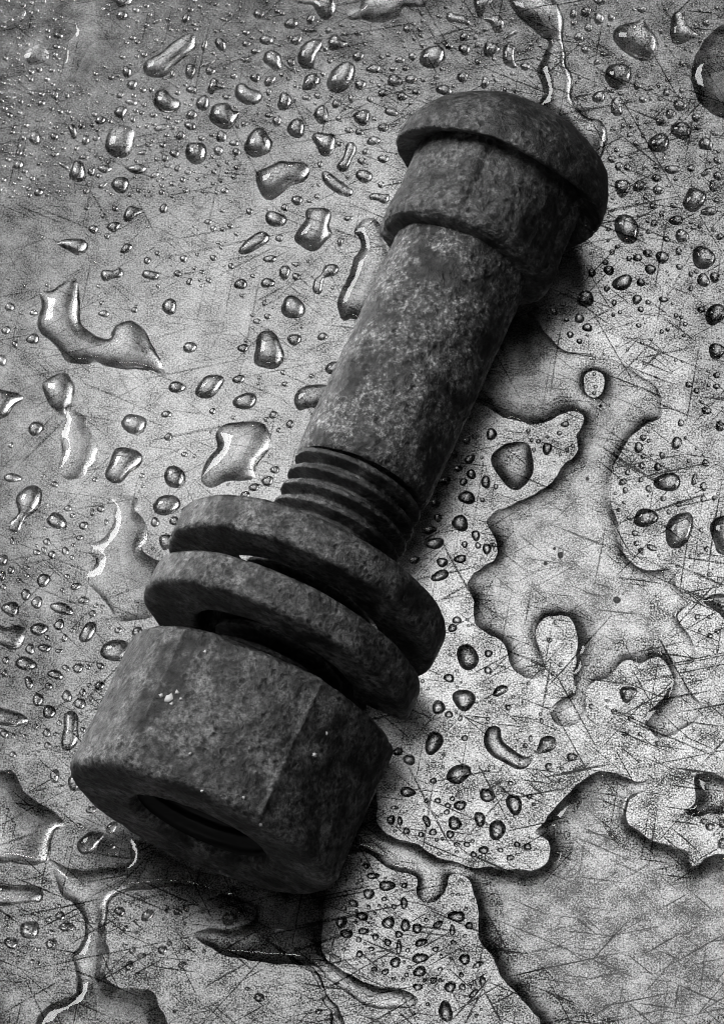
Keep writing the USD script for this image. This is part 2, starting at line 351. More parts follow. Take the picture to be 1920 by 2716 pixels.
def build_nut():
    m = MM; z0, z1 = T_NUT0, T_NUT1; Rc = 11.9 * m; ap = Rc * math.cos(math.pi / 6)
    root, base = thing('hex_nut', (*(head_c + axis * (z0 + z1) / 2)[:2], 0), 'large rusty hexagonal nut at the end of the bolt, its open bore facing the puddle', 'nut')
    phs = np.linspace(0, 2 * np.pi, 540, endpoint=False)
    hexr = rounded_poly_radius(phs, 6, ap, 0.5 * m, math.radians(2.0)); flat = np.abs(((phs - math.radians(2.0)) / (math.pi / 3)) % 1 - 0.5) * 2; hexr = hexr - 0.22 * m * (1 - np.clip(flat / 0.75, 0, 1) ** 2) ; cap_r = 0.5 * (ap + Rc)
    rows = []
    def row(kind, s, z): rows.append((kind, s, z))
    row('c', 6.0 * m, z1 - 0.6 * m); row('c', 6.6 * m, z1)
    for s in np.linspace(0.62, 0.90, 12): row('h', s, z1)
    for a in np.linspace(0, 90, 8): row('h', 0.90 + 0.10 * math.sin(math.radians(a)), z1 - 0.8 * m * (1 - math.cos(math.radians(a))))
    for z in np.linspace(z1 - 1.0 * m, z0 + 1.0 * m, 56): row('h', 1.0, z)
    for a in np.linspace(0, 90, 9): row('h', 1.0 - 0.10 * (1 - math.cos(math.radians(a))), z0 + 0.9 * m - 0.9 * m * math.sin(math.radians(a)))
    for s in np.linspace(0.88, 0.60, 14): row('h', s, z0)
    row('c', 6.35 * m, z0 + 0.05 * m); row('c', 6.0 * m, z0 + 0.35 * m); row('c', 5.85 * m, z0 + 0.9 * m)
    P = []
    for kind, s, z in rows:
        zz = (z - z0) * 1000; burr = 0.5 + 0.5 * np.sin(zz * 0.9 + np.round(phs * 3 / np.pi) * 2.1) * np.sin(zz * 0.37 + 1.3 + np.round(phs * 3 / np.pi))
        rr_ = hexr + m * burr * (0.16 * np.exp(-((1 - flat) / 0.06) ** 2) - 0.13 * np.exp(-((flat - 0.80) / 0.10) ** 2))
        r = np.full_like(phs, s) if kind == 'c' else s * rr_
        if kind == 'h' and s < 0.9: r = s / 0.9 * 0.9 * hexr * (1 - (0.9 - s) * 0) ; r = r * np.clip((s - 0.55) / 0.35, 0, 1) + (s * cap_r) * (1 - np.clip((s - 0.55) / 0.35, 0, 1))
        P.append(np.stack([r * np.cos(phs), r * np.sin(phs), np.full_like(phs, z)], -1))
    v, f = grid_mesh(np.array(P)); v = world(v, head_c)
    n = vnormals(v, f); mid = head_c + axis * (z0 + z1) / 2
    out = (n * (v - mid)).sum(1).mean()
    if out < 0: f = f[:, ::-1]
    v = roughen(v, f, [(0.18 * m, 4.5 * m, 2), (0.09 * m, 1.3 * m, 3), (0.06 * m, 0.5 * m, 3)], 31)
    part(root, base, 'body', v, f, 'nut')
    bv, bf = v, f
    # threaded bore
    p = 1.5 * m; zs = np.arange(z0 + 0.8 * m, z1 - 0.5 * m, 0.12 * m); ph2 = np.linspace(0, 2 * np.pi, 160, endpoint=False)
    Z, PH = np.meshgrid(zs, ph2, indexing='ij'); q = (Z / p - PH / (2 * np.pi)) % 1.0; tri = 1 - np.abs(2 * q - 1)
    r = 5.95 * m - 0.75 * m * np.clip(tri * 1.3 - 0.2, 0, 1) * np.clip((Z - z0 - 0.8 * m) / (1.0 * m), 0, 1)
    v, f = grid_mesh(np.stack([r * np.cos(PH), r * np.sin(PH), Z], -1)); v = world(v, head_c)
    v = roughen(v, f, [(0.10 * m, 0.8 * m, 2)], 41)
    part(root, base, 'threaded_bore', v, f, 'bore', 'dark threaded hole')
    # pale flecks of scale
    for X, Y, s in [(446, 1853, 1.0), (470, 1838, .55), (428, 1845, .5), (545, 1730, .4), (834, 2003, .55), (694, 2188, .5), (646, 2117, .32), (536, 2098, .3), (455, 1870, .6), (480, 1856, .4), (866, 1945, .3), (505, 2000, .4)]:
        h, nn = ray_hit(np.array(X), np.array(Y), bv, bf)
        if h is None: continue
        t1 = np.cross(nn, [0.3, 0.5, 0.8]); t1 /= np.linalg.norm(t1); t2 = np.cross(nn, t1)
        k = 11; an = np.sort(rng.uniform(0, 2 * np.pi, k)); rr = s * 0.42 * m * rng.uniform(0.5, 1.25, k)
        top = h + (rr * np.cos(an))[:, None] * t1 + (rr * np.sin(an))[:, None] * t2 + nn * 0.10 * m
        fv = np.vstack([h + nn * 0.16 * m, top, top - nn * 0.35 * m])
        ff = np.array([(0, 1 + i, 1 + (i + 1) % k) for i in range(k)] + [(1 + i, 1 + k + i, 1 + (i + 1) % k) for i in range(k)] + [(1 + (i + 1) % k, 1 + k + i, 1 + k + (i + 1) % k) for i in range(k)])
        part(root, base, 'pale_fleck', fv, ff, 'fleck')
build_nut()

# ------------------------------------------------------------------ water
TILE = {'A': (0, 0, 2.5359), 'B': (640, 0, 2.5359), 'C': (1280, 0, 2.5359), 'D': (0, 640, 2.5359), 'E': (540, 540, 2.5359),
        'F': (1280, 640, 1.44375), 'G': (0, 1280, 1.44375), 'H': (1280, 1280, 1.44375), 'J': (840, 1780, 1.44375), 'K': (500, 2220, 1.44375),
        'M': (960, 900, 1.6906), 'N': (0, 900, 1.6906), 'O': (960, 1800, 1.6906), 'Q': (0, 1800, 1.6906), 'R': (960, 0, 1.6906)}

def pts(tile, s):
    ox, oy, k = TILE[tile]
    a = np.array([[float(x) for x in q.split(',')] for q in s.split()])
    return np.stack([ox + a[:, 0] / k, oy + a[:, 1] / k], 1)

def smooth_ring(p, ds, wob=0.0, seed=0):
    """Closed spline through picture points, dropped on the sheet; evenly spaced points in metres."""
    q = ground(p[:, 0], p[:, 1])[:, :2]
    q = np.vstack([q, q[:1]]); d = np.r_[0, np.cumsum(np.sqrt(np.linalg.norm(np.diff(q, axis=0), axis=1)))]
    cs = CubicSpline(d, q, bc_type='periodic'); fine = cs(np.linspace(0, d[-1], 40 * len(p)))
    L = np.r_[0, np.cumsum(np.linalg.norm(np.diff(fine, axis=0), axis=1))]
    n = max(28, int(L[-1] / ds)); s = np.linspace(0, L[-1], n, endpoint=False)
    ring = np.stack([np.interp(s, L, fine[:, 0]), np.interp(s, L, fine[:, 1])], 1)
    if wob:
        for k, (w, sc) in enumerate(((wob, 1.3 * MM), (wob * 0.5, 0.45 * MM))):
            pp = np.c_[ring / sc, np.full(len(ring), seed * 1.7)]
            ring = ring + w * 2 * (np.stack([fbm(pp, 2, seed + k), fbm(pp + 31.7, 2, seed + 5 + k)], 1) - 0.5)
    return ring

def water_mesh(poly, ds, theta, lam, depth=0.00012):
    """A water body standing on the outline: screened Poisson height over a triangulated outline, capped like a drop."""
    ext = np.array(poly.exterior.coords)[:-1]; rings = [ext] + [np.array(i.coords)[:-1] for i in poly.interiors]
    bnd = np.vstack(rings); inner = []
    for off in (0.7, 1.6, 2.8, 4.3):
        b = poly.buffer(-off * ds)
        for gm in getattr(b, 'geoms', [b]):
            if gm.is_empty: continue
            for rg in [gm.exterior, *gm.interiors]:
                k = max(3, int(rg.length / (ds * (0.9 + 0.22 * off)))); inner.append(np.array([rg.interpolate(t, normalized=True).coords[0] for t in np.linspace(0, 1, k, endpoint=False)]))
    b = poly.buffer(-5.6 * ds)
    if not b.is_empty:
        x0, y0, x1, y1 = b.bounds; st = 1.9 * ds
        gx, gy = np.meshgrid(np.arange(x0, x1, st), np.arange(y0, y1, st * 0.866)); gx = gx + (np.arange(gx.shape[0]) % 2)[:, None] * st / 2
        k = shapely.contains_xy(b, gx.ravel(), gy.ravel()); inner.append(np.stack([gx.ravel()[k], gy.ravel()[k]], 1))
    if not inner: inner = [np.array([[*poly.representative_point().coords[0]]])]
    ip = np.vstack(inner)
    if len(ip) > 3:                                                   # drop crowding points
        keep = np.ones(len(ip), bool); tr = cKDTree(ip)
        for i, j in sorted(tr.query_pairs(0.45 * ds)):
            if keep[i] and keep[j]: keep[j] = False
        ip = ip[keep]
    p2 = np.vstack([bnd, ip]); o = p2.mean(0); tri = Delaunay((p2 - o) * 1000).simplices
    c = p2[tri].mean(1); tri = tri[shapely.contains_xy(poly, c[:, 0], c[:, 1])]
    e1, e2 = p2[tri[:, 1]] - p2[tri[:, 0]], p2[tri[:, 2]] - p2[tri[:, 0]]; ar = e1[:, 0] * e2[:, 1] - e1[:, 1] * e2[:, 0]
    tri = np.where((ar < 0)[:, None], tri[:, ::-1], tri); tri = tri[abs(ar) > 1e-15]
    n = len(p2); I, J, V = [], [], []; M = np.zeros(n)
    q = (p2 - o) * 1000                                               # millimetres
    for a in range(3):
        i, j, k = tri[:, a], tri[:, (a + 1) % 3], tri[:, (a + 2) % 3]
        u, w = q[i] - q[k], q[j] - q[k]; cr = np.abs(u[:, 0] * w[:, 1] - u[:, 1] * w[:, 0]); cot = (u * w).sum(1) / np.maximum(cr, 1e-12) / 2
        I += [i, j, i, j]; J += [j, i, i, j]; V += [-cot, -cot, cot, cot]; np.add.at(M, k, cr / 6)
    Kk = coo_matrix((np.concatenate(V), (np.concatenate(I), np.concatenate(J))), (n, n)).tocsr() + diags(M / lam ** 2)
    nb = len(bnd); fr = np.arange(nb, n); fr = fr[M[fr] > 0]; u = np.zeros(n)
    u[fr] = np.maximum(spsolve(Kk[fr][:, fr].tocsc(), 4 * M[fr]), 0)
    R = math.sqrt(max(u.max(), 1e-6)); sl = min(R, 2 * lam); k0 = (sl / math.tan(theta)) ** 2
    h = (np.sqrt(k0 + u) - math.sqrt(k0)) * MM
    top = np.c_[p2, h]; v = [top]; f = [tri]; nr = [vnormals(top, tri)]
    bot = np.c_[p2, np.full(n, -depth)]; v.append(bot); f.append(tri[:, ::-1] + n); nr.append(np.tile([0, 0, -1.0], (n, 1)))
    s0 = 0; off = 2 * n
    for rg in rings:
        k = len(rg); ids = np.arange(s0, s0 + k); s0 += k; nx = np.roll(ids, -1)
        sv = np.vstack([top[ids], bot[ids]]); a = np.arange(k); b2 = np.roll(a, -1)
        ff = np.vstack([np.stack([a, a + k, b2 + k], 1), np.stack([a, b2 + k, b2], 1)])
        d = np.roll(rg, -1, 0) - rg; nn = np.c_[d[:, 1], -d[:, 0], np.zeros(k)]; nn /= np.maximum(np.linalg.norm(nn, axis=1, keepdims=True), 1e-12)
        # face winding follows the ring: exterior counter-clockwise is outward
        v.append(sv); f.append(ff + off); nr.append(np.vstack([nn, nn])); off += 2 * k
    return np.vstack(v), np.vstack(f), np.vstack(nr)

# name | tile | outline | contact angle | label        (puddles first: large bodies of water)
PUDDLES = [
 ('Q', '-60,405 0,412 45,418 80,445 105,490 140,535 200,575 262,612 282,655 255,690 238,750 228,800 250,825 330,850 420,853 520,840 575,820 582,760 610,720 900,860 1300,870 1440,850 1520,800 1545,825 1490,900 1460,1000 1445,1100 1452,1230 1548,1318 1600,1345 1665,1371 1750,1385 1817,1401 1881,1438 1864,1471 1735,1483 1641,1473 1548,1412 1477,1354 1420,1290 1390,1285 1250,1287 1080,1262 960,1222 870,1155 920,1128 1080,1110 1150,1060 1120,1020 1000,985 900,945 820,930 740,940 650,950 560,965 500,1000 482,1060 482,1160 490,1250 480,1340 550,1390 690,1405 720,1480 760,1549 760,1640 130,1640 150,1560 180,1500 230,1460 320,1420 350,1360 335,1290 320,1240 350,1210 375,1140 368,1080 330,1020 275,970 245,890 215,832 130,840 60,825 -60,800', None, 52,
  'branching puddle spreading from under the hexagonal nut to the bottom edge'),
 ('O', '-200,480 40,470 70,560 68,640 100,690 150,718 230,738 300,780 360,810 420,825 510,850 580,845 650,855 700,850 760,860 805,845 838,800 842,750 820,715 775,690 800,660 840,610 900,540 950,490 1000,445 1050,420 1110,420 1180,440 1240,465 1298,450 1290,485 1210,530 1180,590 1185,640 1240,690 1320,735 1400,755 1460,780 1470,825 1500,842 1535,815 1570,795 1640,785 1780,790 1780,1660 850,1660 800,1545 740,1470 690,1410 620,1340 590,1270 545,1210 520,1160 525,1090 510,1010 490,940 480,900 440,878 400,878 385,920 330,1000 270,1000 240,950 238,890 180,872 110,845 50,800 0,780 -60,800 -200,820', None, 52,
  'largest puddle, covering the deeply scratched corner beyond the nut'),
 ('M', '400,200 500,-40 760,-120 800,-60 860,10 890,42 960,60 1080,85 1180,120 1280,185 1340,240 1330,350 1290,370 1230,420 1170,490 1130,570 1115,680 1120,760 1150,840 1165,930 1210,1000 1290,1035 1395,1040 1420,1110 1470,1180 1415,1240 1440,1290 1480,1350 1490,1430 1443,1485 1480,1591 1530,1652 1500,1711 1420,1756 1350,1787 1276,1726 1302,1649 1373,1579 1390,1521 1361,1451 1302,1425 1243,1450 1197,1441 1150,1467 1097,1526 1050,1538 1009,1567 1000,1637 974,1714 892,1737 851,1696 857,1638 945,1579 950,1500 965,1380 955,1290 920,1250 850,1245 800,1270 780,1310 790,1380 822,1462 798,1514 676,1473 640,1380 580,1330 510,1280 500,1180 475,1120 480,1070 520,1030 590,990 605,940 590,880 560,820 590,770 640,750 760,700 850,640 900,570 960,500 965,430 990,370 985,335 940,320 880,345 800,375 700,370 620,340 560,300', '995,200 1000,160 1040,140 1080,160 1085,205 1070,245 1040,260 1005,240', 40,
  'long many-armed puddle running from the shank, with a round dry hole in it'),
 ('N', '505,710 540,700 610,710 625,770 665,840 660,900 640,950 690,980 740,1030 740,1150 690,1240 600,1262 540,1270 480,1190 410,1110 390,1060 430,1000 370,930 420,915 480,870 515,790', None, 34,
  'thin cross-shaped puddle reaching under the split ring washer'),
 ('C', '185,30 200,-20 450,-20 530,90 545,150 540,230 555,300 555,390 565,440 600,500 605,580 610,660 660,740 720,790 790,810 830,890 825,980 800,1050 750,1100 650,1000 500,800 365,715 400,650 402,570 365,490 372,440 420,340 440,280 390,240 320,180 240,110', None, 58,
  'winding stream of water running down to the domed bolt head'),
 ('C', '1400,470 1430,370 1500,260 1570,190 1640,150 1760,110 1900,150 1960,400 1900,700 1760,810 1640,800 1540,760 1450,670 1410,570', None, 52,
  'big round dark puddle cut off by the photo edge, level with the stream'),
 ('E', '1015,185 1060,110 1110,90 1160,120 1250,260 1300,420 1170,650 1060,780 1000,770 950,780 895,710 910,640 960,520 1000,420 1015,350 1050,320 1035,230', None, 52,
  'long narrow puddle along the shank just below the square neck'),
 ('D', '270,340 310,335 420,285 500,240 520,270 545,400 545,530 600,600 680,650 730,650 770,580 860,535 930,550 990,610 1020,670 1060,740 1085,800 1100,905 1050,890 980,865 880,860 800,860 720,840 640,810 590,830 500,825 440,795 390,720 330,660 265,600 250,550 265,480 280,400', None, 52,
  'large boot-shaped puddle with a bright curved line along its dark edge'),
 ('A', '410,60 450,30 560,10 620,40 700,100 800,170 820,230 790,320 720,380 640,440 590,520 520,555 460,540 430,490 450,380 460,280 505,230 510,140 470,90', None, 11,
  'very thin drying film of water with faint edges'),
 ('B', '700,100 800,40 830,-20 1260,-20 1240,30 1160,50 1100,60 1060,110 1000,140 930,155 860,145 780,130 730,125', None, 38,
  'dark flat puddle cut by the top edge, with small bright curls along its rim'),
 ('D', '440,1200 470,1130 530,1150 580,1190 600,1270 640,1360 655,1410 640,1470 600,1530 550,1590 430,1590 410,1500 420,1400 410,1290', None, 30,
  'upright shallow puddle just under the fan-shaped drop'),
 ('K', '465,500 490,515 520,570 540,620 575,650 585,690 605,750 540,750 545,685 520,640 505,580', None, 58,
  'thin dark trickle of water at the bottom edge below the nut'),
]
# key | tile | outline | angle | shape words | landmark words ('' = not a landmark)
DROPS = [
 ('A','965,425 1060,360 1180,265 1290,225 1315,260 1310,330 1240,385 1190,425 1150,470 1105,515 1040,520 975,495',50,'long slanted','long slanted drop'),
 ('A','1030,670 1050,620 1110,600 1160,650 1200,665 1215,700 1190,740 1130,757 1075,740 1035,705',62,'large lopsided',''),
 ('A','1405,770 1430,710 1490,690 1545,700 1570,740 1605,745 1600,790 1570,845 1520,868 1450,840 1410,800',62,'large pointed',''),
 ('A','725,900 770,850 830,838 895,870 905,940 890,1010 860,1045 800,1060 745,1040 710,990',40,'large flat tombstone-shaped','flat tombstone-shaped drop'),
 ('A','1245,1020 1260,970 1310,955 1370,965 1390,1020 1380,1070 1325,1103 1270,1080',65,'large round',''),
 ('A','480,1110 505,1078 550,1085 575,1140 575,1195 540,1222 490,1210 465,1170',62,'tear-shaped',''),
 ('A','1395,590 1420,530 1450,525 1480,555 1515,570 1505,595 1460,600 1430,632 1400,620',60,'three-cornered',''),
 ('A','1445,270 1480,250 1520,285 1525,320 1500,350 1475,335',60,'wedge-shaped',''),
 ('A','765,755 800,710 850,720 855,750 835,790 840,822 810,800',60,'hooked',''),
 ('A','850,1125 900,1105 940,1098 985,1125 975,1155 920,1168 870,1150',60,'flat boat-shaped',''),
 ('A','655,1125 690,1105 755,1130 740,1150 700,1162 665,1145',60,'low irregular',''),
 ('A','460,845 490,835 520,890 515,925 490,930 470,890',60,'narrow slanted',''),
 ('A','390,1085 420,1085 465,1125 455,1140 415,1120',60,'narrow slanted',''),
 ('A','830,1450 860,1390 900,1385 970,1415 920,1450 870,1490 840,1485',50,'ragged',''),
 ('A','715,1520 760,1490 810,1500 800,1535 765,1562 730,1545',60,'lopsided',''),
 ('A','165,370 220,310 280,300 330,370 310,405 250,430 205,430',24,'faint flat',''),
 ('A','640,-20 760,5 800,45 850,40 885,20 880,-20',55,'dark',''),
 ('B','-45,600 -20,560 20,560 60,590 120,610 140,650 110,690 60,705 0,685 -35,650',62,'large lopsided',''),
 ('B','145,400 170,345 220,335 265,370 270,420 280,455 240,472 180,440',62,'large squarish',''),
 ('B','380,350 420,290 480,260 535,265 545,310 510,365 490,430 465,462 420,455 390,430',60,'large bent',''),
 ('B','580,275 605,235 640,225 680,265 715,280 690,315 610,335 585,310',60,'five-sided',''),
 ('B','575,580 585,510 630,450 700,410 750,425 765,480 745,550 690,610 620,620',60,'largest egg-shaped','big egg-shaped drop'),
 ('B','412,560 430,510 490,490 528,520 520,565 450,605 415,600',62,'large squarish',''),
 ('B','1195,395 1215,340 1290,305 1350,315 1372,370 1355,420 1275,457 1215,435',62,'large rounded',''),
 ('B','285,165 310,125 350,115 385,145 375,175 320,190',60,'rounded wedge',''),
 ('B','120,260 160,230 220,265 200,295 140,290',60,'diamond-shaped',''),
 ('B','487,750 520,710 550,700 585,745 585,800 545,833 500,805',62,'large shield-shaped',''),
 ('B','752,770 800,740 850,735 865,780 845,830 815,845 770,815',62,'large cup-shaped',''),
 ('B','18,960 60,890 110,855 160,875 190,920 212,950 195,1010 140,1045 80,1055 30,1020',62,'very large domed','very large domed drop'),
 ('B','475,925 500,890 560,895 620,900 637,955 620,1020 580,1050 535,1040 505,980',62,'large tooth-shaped','tooth-shaped drop'),
 ('B','640,1110 680,1050 700,980 740,950 775,980 770,1030 735,1090 715,1140 680,1153 645,1130',60,'long upright',''),
 ('B','95,1180 110,1150 200,1110 260,1080 340,1085 410,1085 455,1120 460,1160 420,1220 350,1240 280,1290 210,1340 160,1335 115,1270',55,'huge bean-shaped','huge bean-shaped drop'),
 ('B','540,1190 550,1150 580,1150 650,1200 720,1250 752,1280 740,1315 690,1320 620,1285 560,1230',58,'long canoe-shaped','canoe-shaped drop'),
 ('B','765,1180 790,1140 870,1155 880,1200 840,1235 790,1210',60,'blocky',''),
 ('B','862,1310 900,1295 960,1300 995,1305 985,1360 960,1370 900,1345 862,1335',60,'blocky',''),
 ('B','162,1445 195,1415 240,1425 300,1460 295,1510 240,1525 185,1510',60,'kite-shaped',''),
 ('E','610,225 640,160 685,90 690,40 740,25 800,25 850,45 855,110 845,160 868,200 830,245 790,290 740,318 680,300 625,260',55,'huge bell-shaped','bell-shaped drop'),
 ('B','1375,100 1410,75 1450,100 1490,100 1545,160 1510,165 1450,150 1405,150',58,'long wavy',''),
 ('B','350,-10 470,-20 600,-20 640,60 600,120 555,130 510,85 480,35 400,20',45,'dark ragged',''),
 ('B','1560,0 1580,-20 1680,-20 1690,10 1640,60 1610,130 1580,80',58,'dark pointed',''),
 ('C','0,105 40,95 110,92 155,140 155,190 120,228 75,215 50,160 10,130',58,'large T-shaped','T-shaped drop'),
 ('C','875,230 890,190 960,155 1030,140 1075,125 1110,170 1160,230 1180,310 1165,370 1120,403 1060,405 980,365 910,310 880,265',58,'huge peaked','huge peaked drop'),
 ('C','1260,170 1280,90 1320,70 1350,90 1370,150 1445,230 1400,260 1310,297 1270,270 1258,220',58,'large thorn-shaped','thorn-shaped drop'),
 ('C','822,500 840,450 890,428 960,430 1000,480 990,540 940,580 880,592 840,560',62,'large round',''),
 ('C','860,690 890,650 930,655 930,700 940,750 910,780 870,760',58,'upright kidney-shaped',''),
 ('C','885,1240 900,1212 970,1212 993,1255 975,1300 935,1332 905,1300',62,'rounded triangular',''),
 ('C','1345,1350 1370,1300 1390,1265 1440,1265 1500,1300 1490,1360 1450,1410 1405,1423 1360,1400',62,'large peaked',''),
 ('R','1132,1020 1140,975 1180,960 1225,985 1240,1040 1225,1085 1195,1093 1155,1070',58,'large upright oval','upright oval drop'),
 ('C','5,340 25,275 60,280 110,305 115,345 80,365 30,383',60,'blocky',''),
 ('C','130,375 145,310 180,290 215,310 215,390 230,445 190,450 140,415',58,'upright hooked',''),
 ('D','285,960 330,920 400,885 450,885 480,930 500,970 495,1060 480,1110 455,1120 435,1200 400,1160 345,1120 310,1050',45,'large fan-shaped','fan-shaped drop'),
 ('D','815,1220 850,1170 910,1165 970,1185 988,1220 960,1280 915,1300 850,1275',60,'large rounded',''),
 ('D','705,1560 730,1500 765,1410 800,1385 870,1390 935,1415 960,1460 930,1520 870,1560 830,1610 780,1630 730,1610',50,'large three-cornered','large three-cornered drop'),
 ('D','-60,1000 0,995 80,1010 150,1040 145,1070 100,1100 60,1160 0,1195 -60,1190',58,'large pointed','pointed drop cut by the picture edge'),
 ('D','1310,1020 1330,960 1385,905 1440,895 1500,910 1505,945 1450,1030 1390,1058 1330,1045',58,'large slanted',''),
 ('D','1230,715 1250,680 1320,690 1320,725 1280,750 1240,740',60,'rounded wedge',''),
 ('D','385,10 420,-10 480,-20 560,-15 592,15 585,55 550,85 510,88 440,50',58,'flat saddle-shaped','saddle-shaped drop'),
 ('D','675,215 700,190 770,190 800,172 830,195 825,235 760,250 700,265',58,'flat bone-shaped','bone-shaped drop'),
 ('D','955,220 975,190 1030,200 1065,205 1070,245 1020,258 965,240',58,'flat blocky',''),
 ('D','1105,1560 1130,1515 1185,1510 1235,1545 1250,1600 1220,1650 1150,1650 1110,1610',58,'large rounded',''),
 ('E','340,1050 350,960 370,880 420,852 480,870 520,950 545,1030 520,1080 470,1110 400,1100 350,1080',55,'huge trapezium-shaped','trapezium-shaped drop'),
 ('E','235,315 270,260 340,205 390,185 430,200 445,240 400,280 330,320 270,340 240,330',58,'long slug-shaped','slug-shaped drop'),
 ('E','735,590 745,510 790,470 805,430 840,408 900,415 910,450 870,485 815,500 800,560 785,605 750,605',56,'bone-like bent','bent bone-like drop'),
 ('E','620,1280 680,1230 850,1225 880,1260 820,1340 770,1370 700,1375 645,1390 610,1330',45,'arched',''),
 ('E','818,1110 850,1070 905,1060 930,1080 880,1140 835,1140',58,'half-hidden',''),
 ('N','965,430 1000,385 1080,370 1180,375 1210,430 1210,490 1150,570 1140,620 1080,635 1010,640 950,665 905,640 905,600 935,530 975,480',42,'huge kite-shaped','huge kite-shaped drop'),
 ('N','40,820 80,780 70,720 100,675 150,655 185,675 185,730 150,780 110,810 90,860 50,860',52,'large sock-shaped','sock-shaped drop'),
 ('N','685,745 710,710 780,700 810,735 790,770 730,790 695,775',58,'blocky',''),
 ('N','715,890 750,875 790,905 760,935 735,945',55,'three-cornered',''),
 ('N','225,1195 270,1180 320,1205 328,1235 280,1235 235,1215',58,'narrow wavy',''),
 ('N','360,1350 365,1300 395,1270 430,1275 430,1310 395,1355',58,'upright blocky',''),
 ('N','450,1400 480,1360 550,1350 590,1380 565,1430 510,1445 460,1425',55,'large rounded','drop touching the upper nut corner'),
 ('N','5,1200 40,1180 75,1180 85,1220 60,1245 20,1225',52,'ragged',''),
 ('N','-40,1270 20,1290 80,1280 115,1310 100,1370 60,1395 0,1370 -40,1350',40,'large flat','flat puddle-like drop cut by the picture edge'),
 ('Q','270,290 285,220 290,160 320,145 350,170 350,230 355,270 330,310 290,325',50,'tall hourglass-shaped','hourglass-shaped drop'),
 ('Q','-30,130 20,135 80,150 125,185 100,210 40,215 -30,190',50,'dark flat',''),
 ('Q','95,1105 110,1095 165,1095 175,1130 165,1160 105,1165 92,1140',60,'dark squarish','dark squarish drop'),
 ('Q','-30,930 60,925 150,930 190,950 185,1000 100,1010 -30,1010',58,'long dark sausage-shaped','sausage-shaped drop'),
 ('Q','345,750 380,700 430,685 465,700 450,740 410,780 370,790',48,'long slanted','slanted drop in the nut shade'),
 ('Q','475,680 490,650 525,645 520,680 495,700',48,'narrow',''),
 ('Q','635,1085 645,1045 680,1035 690,1060 665,1090',50,'leaf-shaped',''),
 ('Q','995,1075 1015,1050 1050,1055 1065,1085 1030,1110 1000,1100',55,'lumpy',''),
 ('Q','870,1140 910,1105 960,1150 940,1180 910,1190 880,1170',30,'flat diamond-shaped',''),
 ('M','578,540 610,490 680,460 745,470 765,530 770,580 750,630 700,675 665,670 620,620',48,'huge strawberry-shaped','strawberry-shaped drop'),
 ('M','1360,880 1370,820 1410,785 1470,780 1485,830 1470,890 1425,935 1380,930',58,'large upright oval','large oval drop inside the bay'),
 ('M','425,1420 435,1380 475,1368 515,1405 522,1450 490,1483 450,1475',56,'large egg-shaped','egg-shaped drop by the washers'),
 ('M','1560,840 1590,800 1640,790 1690,850 1680,960 1600,960 1580,920',56,'large dark',''),
 ('M','1530,1180 1560,1150 1640,1150 1690,1250 1620,1250 1590,1220',56,'dark hooked',''),
 ('F','852,290 870,250 910,240 935,270 905,310 875,322',58,'large pear-shaped',''),
 ('O','405,75 430,55 480,55 510,85 495,125 455,148 420,120',60,'large top-shaped','top-shaped drop'),
 ('O','545,290 555,230 590,212 620,225 625,270 680,320 745,350 790,300 800,270 850,258 872,290 850,325 780,345 755,385 710,410 650,385 580,345',56,'long moustache-shaped','moustache-shaped drop'),
 ('O','285,330 290,270 320,238 355,250 365,285 345,320 310,345',60,'comma-shaped',''),
 ('O','380,450 390,410 430,385 480,395 487,425 460,460 420,475',60,'large rounded',''),
 ('O','1155,55 1180,35 1220,40 1238,55 1215,90 1180,110',58,'pointed',''),
 ('O','1490,440 1530,425 1590,430 1640,470 1650,560 1600,610 1560,605 1520,620 1445,600 1490,560',55,'large dark ragged','dark ragged drop'),
]
